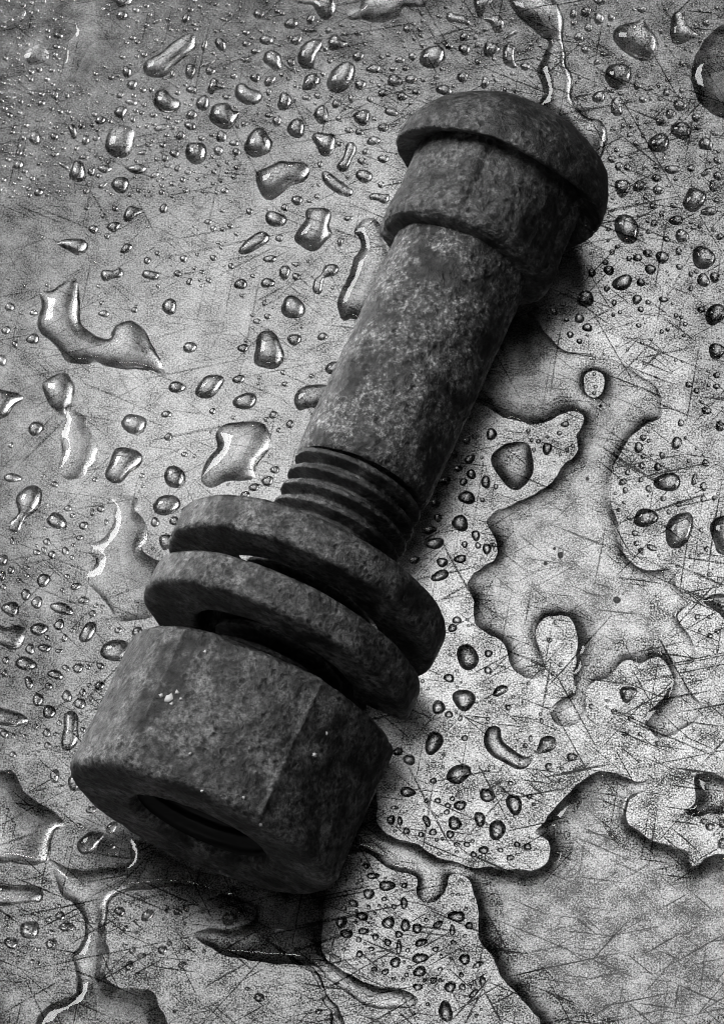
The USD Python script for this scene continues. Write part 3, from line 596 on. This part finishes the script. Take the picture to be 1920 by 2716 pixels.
# ellipses: tile | x,y,rx,ry[,rot] ...
OVALS = {
 'A': '810,1240,65,52 235,925,42,47 1365,690,45,55 1280,475,40,50 820,100,38,35 890,567,35,35 575,940,27,35 615,1150,27,33 1085,855,50,24,-15 1280,845,40,28,15 1490,915,42,38 1290,770,42,30 1290,600,38,27 675,805,38,30 1175,1030,33,28 1215,910,33,30 1110,1060,24,30 125,1105,35,32 1470,1010,37,32 1575,960,33,24 1590,1020,32,25 885,685,47,20,12 370,635,25,35 280,690,27,23 1040,1175,33,20,-30 960,1025,40,16,-8 1000,970,25,18 1095,972,25,20 1265,1155,27,18 690,1245,32,18,-30 650,925,30,22 550,845,25,22 370,1035,30,20,-25 365,915,30,25 565,1055,37,17 1250,120,28,32,25 1280,60,27,18 1055,140,36,15,-20 890,250,27,18 395,235,34,24,25 380,310,25,18 265,465,24,20 855,480,32,42 1415,475,37,28 1395,425,52,18,-25 1375,300,20,42,10 1575,510,24,22 1525,650,30,20 70,650,38,18 65,770,25,20 280,630,22,18 405,745,22,22 895,800,20,22 1035,770,28,20 960,600,25,20 1020,600,22,18 1195,1130,27,20 1130,1115,26,13 410,1190,19,14 265,1100,20,16 160,925,20,20 350,470,25,18 210,480,24,20 155,105,12,45,25 915,65,25,22 885,115,27,14 985,35,22,18 260,1290,35,28 1100,1400,30,33 630,1540,37,28 1510,1280,28,24 1400,1490,26,20 1435,1535,22,20 1497,1540,18,16 695,1450,22,16 775,1400,22,18 585,1395,22,15 1550,1515,19,16 720,1585,18,22 290,1595,18,16 1590,1570,18,16 1210,60,17,15 1505,125,28,15,20 970,365,24,20 1050,265,18,16 1450,205,18,14 1590,230,20,15 1430,350,20,15 405,1190,18,14 485,790,15,20 300,800,19,17 255,805,17,15 375,850,20,18 125,975,20,15 90,850,18,14 70,1025,16,14 425,890,19,16 515,995,18,17 355,995,18,18 645,1040,17,17 680,1060,19,16 730,1090,17,12 665,1180,22,15 1030,960,16,14 955,755,20,16 970,700,18,18 865,690,20,13 810,635,30,20,-30 1195,620,20,18 1300,660,18,14 1190,815,18,15 1055,1065,20,15 1430,1050,17,15 450,640,16,22 20,175,20,14 1160,495,18,28,20',
 'B': '120,90,38,33 465,200,50,17 465,125,26,38,20 370,265,45,28,-40 590,200,27,25 790,220,27,22 785,375,42,33 890,460,52,30 800,565,42,33 1030,540,55,40 1140,530,40,33 1065,400,38,22 1150,375,27,30 1395,305,30,27 1500,330,42,38 1500,245,33,32 1115,190,32,25,20 1590,295,25,22 1487,515,37,38 1455,555,22,18 1365,605,57,36,25 1080,645,37,30,-30 950,625,35,25,-15 1010,750,52,28,8 865,660,23,25 740,660,23,27 640,695,32,30 515,640,25,24 440,655,30,20 290,680,52,57 955,855,35,32 370,860,65,62 660,795,25,22 795,885,32,24 720,872,24,22 890,945,48,30 240,810,30,38 955,1065,42,26,8 835,1017,24,20 812,1080,32,24 940,1240,25,22 375,1345,42,32 460,1350,22,15 510,1320,22,20 290,1390,26,22 55,1420,24,24 720,1465,31,18,-20 190,540,48,30,-30 95,520,38,28 335,415,27,30 95,340,35,20 35,290,30,24 35,400,42,17 30,215,25,22 185,615,22,25 1205,195,23,20 1210,235,20,17 1165,255,20,18 1590,410,25,22 1220,300,25,17 1230,530,27,18,-30 1175,615,28,22 1315,515,22,20 930,570,22,15 1020,460,27,20 1105,455,25,20 940,380,18,16 990,365,20,17 565,325,17,20 320,525,20,17 275,500,20,15 365,575,18,14 550,495,18,18 320,245,20,15 300,270,15,15 275,85,18,20 240,70,20,20 180,120,24,12 185,770,24,22 85,805,18,14 20,830,24,20 660,965,22,22 530,1105,18,22 625,385,16,14 595,405,20,18 830,420,17,15 880,545,20,15 1380,45,20,14 1330,105,22,14 1220,135,18,16 1575,245,17,22 950,185,17,15 630,180,18,18 365,665,17,20 245,720,14,14 895,795,20,18 1140,690,17,14 715,1190,16,14 185,705,16,14 1150,765,20,17 520,1240,16,14',
 'C': '780,650,44,40 1325,707,44,40 1335,875,67,62 1185,960,70,68 1500,965,48,45 1262,763,35,33 1195,815,33,30 1435,785,33,30 1450,855,27,22 1565,893,27,22 1275,1137,52,33 870,1068,32,24 913,1115,24,32 973,1123,26,26 1055,1250,47,37 1180,1277,38,33 1170,1195,38,26,12 1525,1418,56,34,-12 1300,1480,53,31,-8 1340,1585,45,48 1145,1380,27,24 1285,1380,26,22 1150,1500,24,24 1205,1435,22,20 1505,1155,40,23,-35 1580,1180,33,28 1400,1130,28,24 1545,1250,22,42,-12 1235,620,28,25 1252,530,26,22 1040,575,30,24 1075,665,28,25 1130,590,22,20 1185,570,20,18 645,245,36,30 710,180,28,34,20 695,75,36,38 780,120,38,40 865,115,28,27 610,90,27,33 612,150,22,20 690,330,31,24 655,295,24,18 770,415,25,22 820,360,33,20 790,5,40,22 1070,60,30,24 1505,150,27,26 1230,55,17,16 1200,205,22,20 1340,425,24,22 1365,325,18,17 285,445,33,28 195,225,65,17,-28 15,190,20,18 15,550,28,45 90,535,18,17 75,392,22,22 1030,960,20,22 990,905,22,17 1340,605,22,20 1195,660,20,18 880,862,23,20 900,1005,20,20 1575,1075,25,24 1085,1110,11,35,10 1110,1480,18,18 1115,1555,22,17 845,1540,17,15 1235,1605,24,22 1595,1590,26,24 930,1045,20,16 995,1050,17,14 945,840,18,20 1000,845,17,18 1050,830,17,16 1100,820,24,14 1080,910,16,20 1055,915,14,18 870,610,18,15 930,625,20,17 630,660,18,16 690,655,18,15 1130,660,17,17 850,165,17,14 570,232,17,15 575,380,17,14 325,295,17,15 300,320,17,14 390,305,18,14 205,490,24,16 330,505,18,14 150,600,17,17 65,615,20,17 175,640,22,17 260,655,22,18 1170,1120,20,20 1215,1180,17,15 1300,1200,20,18 1095,1325,20,18 1460,1520,17,20 1430,1505,14,15 1400,1495,14,13 1410,1530,16,15 1550,1545,17,15 1575,50,18,15 1460,60,14,18 1250,95,16,14 1040,1360,14,12 875,1330,16,16 1470,1045,16,12 1525,1080,17,15 1590,1015,20,16 1270,335,16,14 1240,300,16,14 1250,1250,22,12 1570,1345,28,16,15',
 'D': '240,1258,53,48 85,1590,60,32 1140,437,53,52 1190,980,60,38,-8 222,655,42,37,-10 850,45,44,30,-25 990,128,26,24 1195,215,28,23 1275,270,24,24 1235,115,24,27 1435,110,24,22 1555,165,21,19 1405,262,20,18 700,485,37,25 905,460,26,19,-25 65,440,32,32 40,597,32,28 100,690,22,24 225,478,28,20 320,292,20,16 665,300,20,16 685,412,18,17 15,800,32,37 1120,1162,36,25 1427,1140,20,24 1132,1315,27,28 955,1577,20,18 640,1603,22,15 1240,1433,25,16 75,1372,20,20 1490,40,18,14 1065,300,15,18 1060,80,20,17 60,250,18,13 170,300,16,17 920,425,22,8 640,350,12,10 710,345,10,14 145,480,16,14 260,760,15,13 1310,1445,15,13 290,1580,20,12,-40 360,1580,16,10 1360,205,17,14 1310,180,20,13 1330,88,17,14 1345,260,12,12 1570,1185,17,14',
 'E': '600,697,78,82 250,540,43,37 430,532,46,35 545,460,40,47 623,490,29,27 620,405,28,18 447,370,46,26 510,230,27,27 917,255,22,29,10 610,913,45,42 800,893,36,26 265,970,40,27 237,1180,41,30,-15 280,1328,78,58,-8 470,1420,30,28 580,1483,28,26 422,1450,22,18 535,1135,19,18 548,1213,22,19 360,790,28,20 430,757,24,22 410,668,16,20 505,1523,17,19 960,963,19,17 305,55,24,24 180,148,20,17 65,165,24,20 130,172,20,17 65,362,24,22 185,418,21,20 40,517,20,18 125,45,20,14 545,25,26,24 870,565,18,12 260,617,19,14 333,750,20,14 333,835,17,11 285,920,17,14 375,1170,18,14 370,1210,15,10 725,1160,18,14 60,1395,22,22 200,1440,17,15 215,203,17,16 103,262,20,14 120,290,20,12 705,388,14,12 330,485,17,15 660,825,14,15',
 'F': '845,62,47,42 535,157,38,30,-25 687,60,27,23 845,148,24,27 888,137,20,20 642,107,23,18 593,62,17,16 632,45,18,16 750,38,13,16 605,157,17,15 483,110,20,20 418,120,16,17 836,262,20,17 590,222,18,20 692,222,18,12 393,220,35,30 370,295,20,18 400,330,20,16 335,357,14,13 275,270,13,13 320,300,10,10 370,382,11,11 475,180,13,12 753,97,13,12 605,260,12,12 633,233,11,10 597,322,11,9 503,235,10,13 797,125,10,11 817,115,9,10 797,180,10,12 740,283,10,9 760,290,10,9 775,317,10,9 685,345,9,9 708,337,9,8 770,360,9,8 500,280,9,9 525,272,8,8 470,80,12,12 495,40,12,11 515,20,11,9 560,65,11,11',
 'M': '1370,640,57,45 1272,800,57,40 1240,485,22,24 1410,465,22,32,30 1325,573,16,20 1170,640,22,14,-20 1530,660,17,20 1490,630,14,26,15 1285,670,14,18 1255,567,14,15 1345,520,14,15 1190,597,14,13 1180,677,13,14 1250,630,12,12 1530,715,16,15 1580,712,12,13 1540,555,18,17 1605,390,22,22 1430,375,16,16 1545,320,24,17 1590,210,18,12 1590,160,17,14 1465,203,18,14 1225,870,18,14 1230,915,13,13 1250,948,13,14 1300,935,25,15,20 1375,775,12,12 830,490,23,27 910,380,19,14 580,425,25,27 485,340,18,24 483,537,25,20,-40 555,640,20,32 490,605,22,22 430,580,21,15 455,640,18,18 375,635,24,20 470,710,38,30 440,825,38,36 330,735,22,22 340,800,18,20 305,855,30,20 325,915,45,25 440,985,28,20 360,1000,28,20 350,1060,45,22,-20 510,880,20,24 560,940,19,27 520,925,15,15 460,920,15,15 235,990,24,20 415,515,17,16 470,455,17,18 590,922,11,14 425,1260,20,18 405,1295,20,20 567,1410,18,18 565,1485,18,18 390,1520,24,20 865,1270,9,11 840,1350,13,12 890,1460,12,11 855,1500,12,11 1589,52,38,35 600,660,12,12 540,720,12,11 770,495,10,11 745,410,11,11 885,420,12,11 790,457,11,11 760,452,10,10 920,495,9,12 945,477,10,10 888,517,8,8 830,437,8,8 1040,155,9,9 1047,212,10,9 1040,240,10,9 1500,230,14,15 1375,1325,12,12 1505,1245,16,13 1560,1245,12,12 1595,1310,15,13 1560,1330,14,13 1515,1305,10,10 1560,1055,15,13 1545,940,13,13 1520,855,10,12 1465,545,11,11 1350,715,13,12 1420,740,12,12 1150,765,12,9 1260,525,12,12 1260,440,14,16 1285,455,11,9',
 'N': '255,815,52,32,30 175,1300,40,30 195,1080,32,30 115,1455,47,32,6 165,1180,27,27 115,1145,24,25 265,1280,25,25 350,1475,24,24 200,1385,33,18,8 135,1390,23,25 375,1170,25,17 340,1108,25,17,-20 375,835,22,18 695,820,21,21 1100,700,20,22 615,1312,25,22 783,815,25,20 840,770,28,20 250,1505,36,22,15 10,990,27,25 50,1035,18,17 210,908,18,16 232,965,18,18 293,950,17,20 197,945,12,17 165,955,18,14 305,758,18,15 452,760,18,15 245,650,19,13 120,1025,17,11 415,1230,17,17 1232,585,20,18 1200,635,27,22 1140,663,24,18 530,1305,18,14 323,978,13,11 357,890,16,12 55,905,11,17 80,912,9,10 300,1063,14,11 85,1083,14,12 120,1060,13,10 290,1340,15,18 325,1305,13,11 210,1337,13,12 265,1397,18,10 395,1470,14,12 450,1465,17,16 295,1475,20,14,30 430,1195,13,11 460,1200,11,12 110,1222,11,11 280,1125,13,11 415,775,10,18 325,790,12,12 10,1060,17,20 15,1110,14,15 25,1440,17,17 20,1500,14,17 685,938,9,9 475,820,10,15',
 'O': '343,130,32,30 620,55,38,21,-35 560,525,38,28,20 440,570,28,23 682,565,34,50,-8 605,680,40,43 528,632,23,38,-12 415,650,32,30 290,640,17,27,-20 318,690,20,15 395,700,18,20 943,353,25,20 835,395,16,18 460,268,15,15 655,130,15,14 390,162,18,17 162,328,22,20 212,365,27,25 320,460,15,15 340,548,15,14 265,700,14,13 545,770,22,20 742,757,20,16,-20 695,745,15,14 500,790,15,15 665,805,18,14 1130,148,15,13 1027,125,13,12 1205,180,15,14 1180,250,13,12 1325,290,14,12 1245,250,11,10 665,470,13,12 895,457,13,10 895,405,11,10 1560,665,24,17 1530,640,14,13 1615,650,18,20 1615,740,20,27 205,510,37,22 130,635,20,22 170,640,13,20 145,580,18,10 200,685,18,15 110,930,33,20 30,970,24,25 45,885,28,14 190,930,15,13 100,990,13,11 145,1025,13,11 190,1010,15,25 425,1068,38,27 120,1097,25,28 190,1100,25,23 245,1120,24,22 115,1185,18,17 165,1205,15,27 265,1185,28,19,-20 340,1105,26,15,-25 405,1130,14,25 480,1110,20,17 260,1255,36,24,-10 150,1275,24,25 265,1315,34,20,-15 460,1260,26,24 395,1385,26,26 320,1355,17,16 450,1385,17,16 250,1385,22,17 375,1495,33,46,-12 540,1355,14,21 55,1305,14,11 105,1320,19,11 200,1330,12,10 350,1305,12,11 350,1355,11,10 445,1330,13,12 165,1145,18,14 60,1160,14,18 520,1285,30,12,-30 500,1415,28,13,-40 10,1070,20,18 10,1135,18,14 405,970,10,9 430,970,10,9 445,905,10,8 370,1300,11,11 330,1215,16,13 410,1185,14,11 205,1220,12,11 385,570,15,13 380,600,14,14 405,540,12,12 750,530,13,13 770,565,10,10 440,180,10,14 755,270,10,16 732,302,13,12 570,400,8,8 470,745,15,14 425,745,17,10 290,550,13,11 355,610,13,13 380,605,12,11 620,770,14,12 600,760,12,11 485,790,12,12 275,610,12,10 335,725,11,9 360,720,10,9 800,160,9,9 805,190,9,14 1100,100,10,8',
 'Q': '170,95,24,33,15 220,150,33,29,-20 300,80,24,28 358,112,30,25 447,32,24,20 245,437,23,30 335,465,33,37 20,248,20,20 210,243,20,19 57,342,20,14 213,300,17,16 218,35,18,17 130,20,18,33,-20 370,62,14,20 378,298,18,25 410,590,25,16,-20 50,1187,32,27 300,1115,37,22 230,1190,26,25 270,1065,22,22 228,1138,13,13 215,1080,13,12 35,1075,18,15 30,1113,13,11 258,1020,13,12 165,1215,17,10 50,1240,15,12 80,1277,11,11 143,1272,12,13 173,1278,10,11 300,1360,13,12 310,1415,16,11 503,752,16,16 490,790,10,10 520,785,9,9 355,660,14,12 378,675,12,10 388,655,10,8 313,760,11,9 300,788,8,7 537,1045,25,22 750,1040,14,14 797,1048,20,18 1070,1048,20,16 835,1030,14,20,-20 910,1045,12,12 875,1000,13,12 945,993,12,11 1130,1045,11,11 990,1025,13,10 728,1218,21,22 595,1220,15,18 635,1245,21,14,-20 580,1290,20,25 563,1122,13,14 615,1140,10,10 560,1200,13,10 610,1090,10,10 590,1010,10,10 818,1287,20,18 617,1328,14,11 1163,1432,22,23 1110,1393,13,10 840,1210,12,12 760,1190,13,11 1430,1495,17,14 915,1225,11,9 830,1100,10,9 825,1075,8,8 935,1085,10,8 735,1080,8,8 158,215,14,13 60,260,10,10 88,252,9,9 112,260,12,12 165,260,9,9 170,297,12,11 168,337,14,9,-40 125,380,10,9 328,380,13,12 145,478,15,11 155,455,10,9 200,525,9,9 272,485,11,11 300,570,10,9 198,70,9,9 400,30,11,12 265,200,15,12 372,230,13,13 410,95,10,17 405,230,14,18 250,250,14,10 185,183,9,9 160,900,10,9 5,870,10,12 235,165,9,9',
 'K': '760,188,30,22 690,220,21,22 707,150,27,12,-8 680,112,15,10,20 665,305,23,17,10 585,328,22,22 605,372,27,17,10 670,362,20,14 632,255,22,13,25 600,220,12,12 600,165,9,14 595,275,13,9 652,395,11,13 825,188,11,11 765,330,24,25 830,340,20,24 875,352,18,22 825,255,13,25 787,268,11,11 750,240,10,10 805,375,15,15 762,405,15,15 805,425,12,27 885,405,22,13,-25 887,465,28,22 795,485,19,20 885,517,28,19,-15 875,578,17,16 710,508,11,10 753,518,17,11,-25 655,450,14,14 720,385,11,15 595,433,8,8 700,430,14,8 840,435,8,8 515,320,15,13 25,250,10,10 125,270,12,9 660,168,11,9 645,180,8,7 690,280,7,7 845,500,9,8 910,320,10,9 905,550,8,8 825,480,7,7 785,545,8,8 730,265,7,7 755,265,8,8 690,270,8,11 640,328,8,7 675,410,7,7',
}

bodies = []      # (polygon, theta, lambda, ds, kind, shape words, landmark)
for k, (tile, s, hole, th, lab) in enumerate(PUDDLES):
    ring = smooth_ring(pts(tile, s), 0.24 * MM, 0.22 * MM, k)
    holes = [smooth_ring(pts(tile, hole), 0.2 * MM)] if hole else []
    pg = Polygon(ring, holes).buffer(0)
    if pg.geom_type != 'Polygon': pg = max(pg.geoms, key=lambda q: q.area)
    bodies.append([shapely.geometry.polygon.orient(pg), th, 1.05 if th > 20 else 1.2, 0.24 * MM, 'puddle', lab, ''])
puddle_union = bodies[0][0]
b1 = bodies[1][0].difference(bodies[0][0].buffer(0.35 * MM))
if b1.geom_type != 'Polygon': b1 = max(b1.geoms, key=lambda q: q.area)
bodies[1][0] = shapely.geometry.polygon.orient(b1)
placed = [b[0] for b in bodies]

def free_of(pg, others, margin):
    """Shrinks an outline until it stands clear of the water already there, or gives it up."""
    for s in (1.0, 0.88, 0.76, 0.62):
        c = affinity.scale(pg, s, s)
        if not any(c.distance(o) < margin for o in others): return c
    return None

def near(pg): return [o for o in placed if o.distance(pg) < 1 * MM]

for k, (tile, s, th, words, mark) in enumerate(DROPS):
    p = pts(tile, s); q = ground(p[:, 0], p[:, 1])[:, :2]
    per = np.linalg.norm(np.diff(np.vstack([q, q[:1]]), axis=0), axis=1).sum(); ds = max(0.07 * MM, min(0.2 * MM, per / 70))
    pg = Polygon(smooth_ring(p, ds, 0.045 * MM, 100 + k)).buffer(0)
    pg = free_of(pg, near(pg), 0.05 * MM)
    if pg is None: continue
    if pg.geom_type != 'Polygon': pg = max(pg.geoms, key=lambda z: z.area)
    pg = shapely.geometry.polygon.orient(pg); placed.append(pg)
    bodies.append([pg, th, 1.6, ds, 'drop', words, mark])

ovals = []
for tile, s in OVALS.items():
    ox, oy, k = TILE[tile]
    for q in s.split():
        a = [float(x) for x in q.split(',')]; a += [0.0] * (5 - len(a))
        ovals.append((ox + a[0] / k, oy + a[1] / k, a[2] / k, a[3] / k, a[4]))
ovals.sort(key=lambda o: -o[2] * o[3])
bead_list = []
for X, Y, rx, ry, rot in ovals:
    t = np.linspace(0, 2 * np.pi, 14, endpoint=False); c, s_ = math.cos(math.radians(rot)), math.sin(math.radians(rot))
    wob = 1 + 0.07 * np.sin(2 * t + rng.uniform(0, 6)) + 0.06 * np.sin(3 * t + rng.uniform(0, 6))
    ex, ey = rx * np.cos(t) * wob, ry * np.sin(t) * wob
    p = np.stack([X + c * ex - s_ * ey, Y + s_ * ex + c * ey], 1)
    per = 2 * math.pi * math.sqrt(rx * ry) * 0.0317 * MM
    ring = smooth_ring(p, max(0.045 * MM, per / 40)); pg = Polygon(ring).buffer(0)
    pg = free_of(pg, near(pg), 0.03 * MM)
    if pg is None or pg.geom_type != 'Polygon': continue
    pg = shapely.geometry.polygon.orient(pg); placed.append(pg)
    asp = max(rx, ry) / min(rx, ry)
    bodies.append([pg, 64, 2.0, max(0.045 * MM, per / 40), 'drop', 'round' if asp < 1.18 else 'oval' if asp < 1.7 else 'narrow', ''])

drops = [b for b in bodies if b[4] == 'drop']; drops.sort(key=lambda b: -b[0].area)
single, rest = drops[:285], drops[285:]
marks = [(b[0], b[6]) for b in drops if b[6]] 
marks += [(bodies[0][0], 'branching puddle'), (bodies[2][0], 'many-armed puddle'), (bodies[3][0], 'cross-shaped puddle'), (bodies[4][0], 'stream of water'), (bodies[5][0], 'big round dark puddle'), (bodies[7][0], 'boot-shaped puddle'), (bodies[8][0], 'thin drying film'), (bodies[9][0], 'dark flat puddle')]
def foot(t0, t1, r):
    a, b = (head_c + axis * t0)[:2], (head_c + axis * t1)[:2]
    return shapely.geometry.LineString([a, b]).buffer(r, cap_style=2)
for n_, a_, b_, r_ in [('hexagonal nut', T_NUT0, T_NUT1, 10.5), ('ring washers', T_W2, T_W1, 12), ('bolt thread', T_W1, T_THREAD, 6), ('bolt shank', T_THREAD, T_NECK, 6), ('square neck', T_NECK, 0, 8), ('bolt head', 0, 0.006, 9.6)]:
    marks.append((foot(a_, b_, r_ * MM), n_))
DIRS = ['right of', 'above and right of', 'above', 'above and left of', 'left of', 'below and left of', 'below', 'below and right of']
RANK = ['largest', 'second largest', 'third largest', 'fourth largest', 'fifth largest', 'sixth largest', 'seventh largest', 'eighth largest', 'ninth largest', 'tenth largest', 'eleventh largest', 'twelfth largest']
def size_word(b):
    s_ = math.sqrt(b[0].area) / MM
    return 'very large' if s_ > 2.6 else 'large' if s_ > 1.5 else 'medium' if s_ > 1.0 else 'small' if s_ > 0.7 else 'tiny'
def drop_label(b):
    """(words on the drop, where it lies)"""
    pg = b[0]; words = b[5]
    for z in ('very large ', 'largest ', 'large ', 'huge ', 'big '): words = words[len(z):] if words.startswith(z) else words
    best = min((m for m in marks if not b[6] or m[1] != b[6]), key=lambda m: m[0].distance(pg))
    c = np.array(pg.centroid.coords[0]); q = best[0].centroid if best[0].area < 30e-6 else shapely.ops.nearest_points(best[0], pg.centroid)[0]
    d = c - np.array(q.coords[0]); w = DIRS[int(round(math.atan2(d[1], d[0]) / (math.pi / 4))) % 8]
    if best[0].distance(pg) < 0.5 * MM: w = 'just ' + w
    return f'{words} water drop {w} the {best[1]}'
for b in bodies:
    if b[4] == 'puddle': b.append(b[5])
labels = {}
for b in single: labels.setdefault(drop_label(b), []).append(b)
for lab, bs in labels.items():
    bs.sort(key=lambda b: -b[0].area)
    for i, b in enumerate(bs):
        t_ = (size_word(b) if len(bs) == 1 else RANK[min(i, 11)] if len(bs) > 2 or i == 0 else 'smaller') + ' ' + lab
        if len(t_.split()) > 16: t_ = t_.replace(' water drop', ' drop').replace(' just ', ' ')
        if len(t_.split()) > 16: t_ = t_.replace(' cut by the picture edge', '')
        b.append(t_)

def add_water(name, b, label, cat, group):
    v, f, n = water_mesh(b[0], b[3], math.radians(b[1]), b[2])
    c = np.array([*b[0].centroid.coords[0], 0.0])
    m = raw_mesh('/World/' + numbered(name), v - c, f, n, MAT['water'])
    m.AddTranslateOp().Set(Gf.Vec3d(*map(float, c)))
    tag(m.GetPrim(), label, cat, group)
    return len(f)
ntri = 0
for b in bodies:
    if b[4] == 'puddle': ntri += add_water('puddle', b, b[-1], 'puddle', 'puddles on the metal sheet')
for b in single: ntri += add_water('water_drop', b, b[-1], 'water drop', 'water drops on the metal sheet')

# tiny beads: the traced ones past the limit, then a scatter where the photo shows them; x0,y0,x1,y1,count,rmin,rmax in photo pixels
V, F, N = [], [], []; off = 0
for b in rest:
    v, f, n = water_mesh(b[0], max(b[3], 0.05 * MM), math.radians(b[1]), b[2]); V.append(v); F.append(f + off); N.append(n); off += len(v)
SC = [(0, 0, 640, 230, 800, 2.4, 9.5), (0, 230, 640, 520, 950, 2.4, 10), (640, 0, 1300, 300, 700, 2.4, 8), (640, 300, 1000, 520, 120, 2.0, 5), (1300, 0, 1920, 320, 600, 2.4, 7.5),
      (1590, 320, 1920, 640, 230, 2.0, 6), (250, 500, 760, 720, 120, 2.0, 5.5), (0, 500, 300, 760, 25, 2, 5), (100, 700, 900, 1300, 70, 2.0, 6), (1480, 640, 1920, 900, 110, 2.5, 6), (1600, 900, 1920, 1600, 200, 2.5, 6.5),
      (1200, 1080, 1480, 1400, 45, 2.5, 6), (1130, 1350, 1260, 1800, 40, 2.5, 6), (0, 1280, 420, 2050, 200, 2.5, 7), (1000, 1800, 1440, 2300, 150, 2.5, 7), (1440, 1850, 1920, 2100, 30, 2.5, 6), (780, 2260, 1280, 2700, 200, 2.5, 7), (300, 2360, 720, 2700, 60, 2.5, 6), (0, 2300, 210, 2660, 40, 2.5, 6)]
cand = []
for x0, y0, x1, y1, cnt, r0, r1 in SC:
    for _ in range(cnt):
        r = r0 + (r1 - r0) * rng.random() ** 2.0; cand.append((rng.uniform(x0, x1), rng.uniform(y0, y1), r, r * rng.uniform(0.7, 1.0)))
cand.sort(key=lambda c: -c[2])
tree = STRtree(placed); acc = np.zeros((0, 3)); S = 0.0317 * MM
ring_t = np.linspace(0, 2 * np.pi, 12, endpoint=False); pts_acc = []
for X, Y, rx, ry in cand:
    c = ground(np.array(X), np.array(Y))[:2]; R = rx * S
    if len(tree.query(Point(c).buffer(R + 0.03 * MM), predicate='intersects')): continue
    if pts_acc and (np.hypot(*(np.array(pts_acc)[:, :2] - c).T) < np.array(pts_acc)[:, 2] + R * 1.15).any(): continue
    pts_acc.append((*c, R))
    th = math.radians(64); Rs = 1 / math.sin(th); rot = rng.uniform(0, math.pi); k = ry / rx
    rows = []
    for u in (1.0, 0.86, 0.64, 0.36):
        h = math.sqrt(Rs * Rs - u * u) - Rs * math.cos(th); rows.append(np.stack([u * np.cos(ring_t), k * u * np.sin(ring_t), np.full(12, h * (0.5 + 0.5 * k))], 1))
    rows.insert(0, np.stack([np.cos(ring_t), k * np.sin(ring_t), np.full(12, -0.25)], 1))
    P = np.vstack(rows + [np.array([[0, 0, (Rs - Rs * math.cos(th)) * (0.5 + 0.5 * k)], [0, 0, -0.25]])])
    nn = np.vstack([np.c_[rows[0][:, :2], np.zeros(12)]] + [np.c_[r[:, :2] / Rs, np.sqrt(np.maximum(0, 1 - (r[:, :2] ** 2).sum(1) / Rs ** 2))] for r in rows[1:]] + [np.array([[0, 0, 1.0], [0, 0, -1]])])
    fs = []
    for a in range(4):
        for j in range(12):
            p0, p1, p2, p3 = a * 12 + j, a * 12 + (j + 1) % 12, (a + 1) * 12 + (j + 1) % 12, (a + 1) * 12 + j
            fs += [(p0, p1, p2), (p0, p2, p3)]
    fs += [(48 + j, 48 + (j + 1) % 12, 60) for j in range(12)] + [((j + 1) % 12, j, 61) for j in range(12)]
    cr, sr = math.cos(rot), math.sin(rot); Rm = np.array([[cr, -sr, 0], [sr, cr, 0], [0, 0, 1]])
    V.append(P @ Rm.T * R + [*c, 0]); N.append(nn @ Rm.T); F.append(np.array(fs) + off); off += len(P)
V, F, N = np.vstack(V), np.vstack(F), np.vstack(N)
bm = raw_mesh('/World/water_beads', V, F, N, MAT['water'])
tag(bm.GetPrim(), 'fine spray of tiny water beads scattered over the metal sheet', 'water beads', kind='stuff')

# dark grit lying in the many-armed puddle
for i, (x, y, r, lab) in enumerate([(890, 972, 15, 'largest dark grit speck in the middle of the many-armed puddle'), (1142, 1172, 16, 'dark grit speck near the foot of the many-armed puddle'), (822, 1008, 9, 'dark grit speck beside the largest speck, nearer the shank'), (862, 942, 7, 'small dark grit speck just above the largest speck'),
                       (1010, 628, 9, 'dark grit speck in the waist of the many-armed puddle'), (1128, 512, 8, 'dark grit speck at the bay edge of the many-armed puddle'), (1070, 302, 8, 'dark grit speck just below the round dry hole')]):
    c = ground(*(np.array(q) for q in (960 + x / 1.6906, 900 + y / 1.6906)))
    s = trimesh.creation.icosphere(2, r / 1.6906 * S); s.vertices *= [1, 1, 0.45]; s.vertices *= (0.75 + 0.5 * fbm(s.vertices / (0.25 * MM) + i, 2, i))[:, None]
    m = usdkit.mesh(stage, '/World/' + numbered('grit_speck'), s, MAT['grit'], smooth=True)
    m.AddTranslateOp().Set(Gf.Vec3d(float(c[0]), float(c[1]), 0.00003)); tag(m.GetPrim(), lab, 'grit', 'grit specks under the water')
print('bodies', len(bodies), 'single', len(single), 'beads', len(rest), len(pts_acc), 'tris', ntri + len(F))
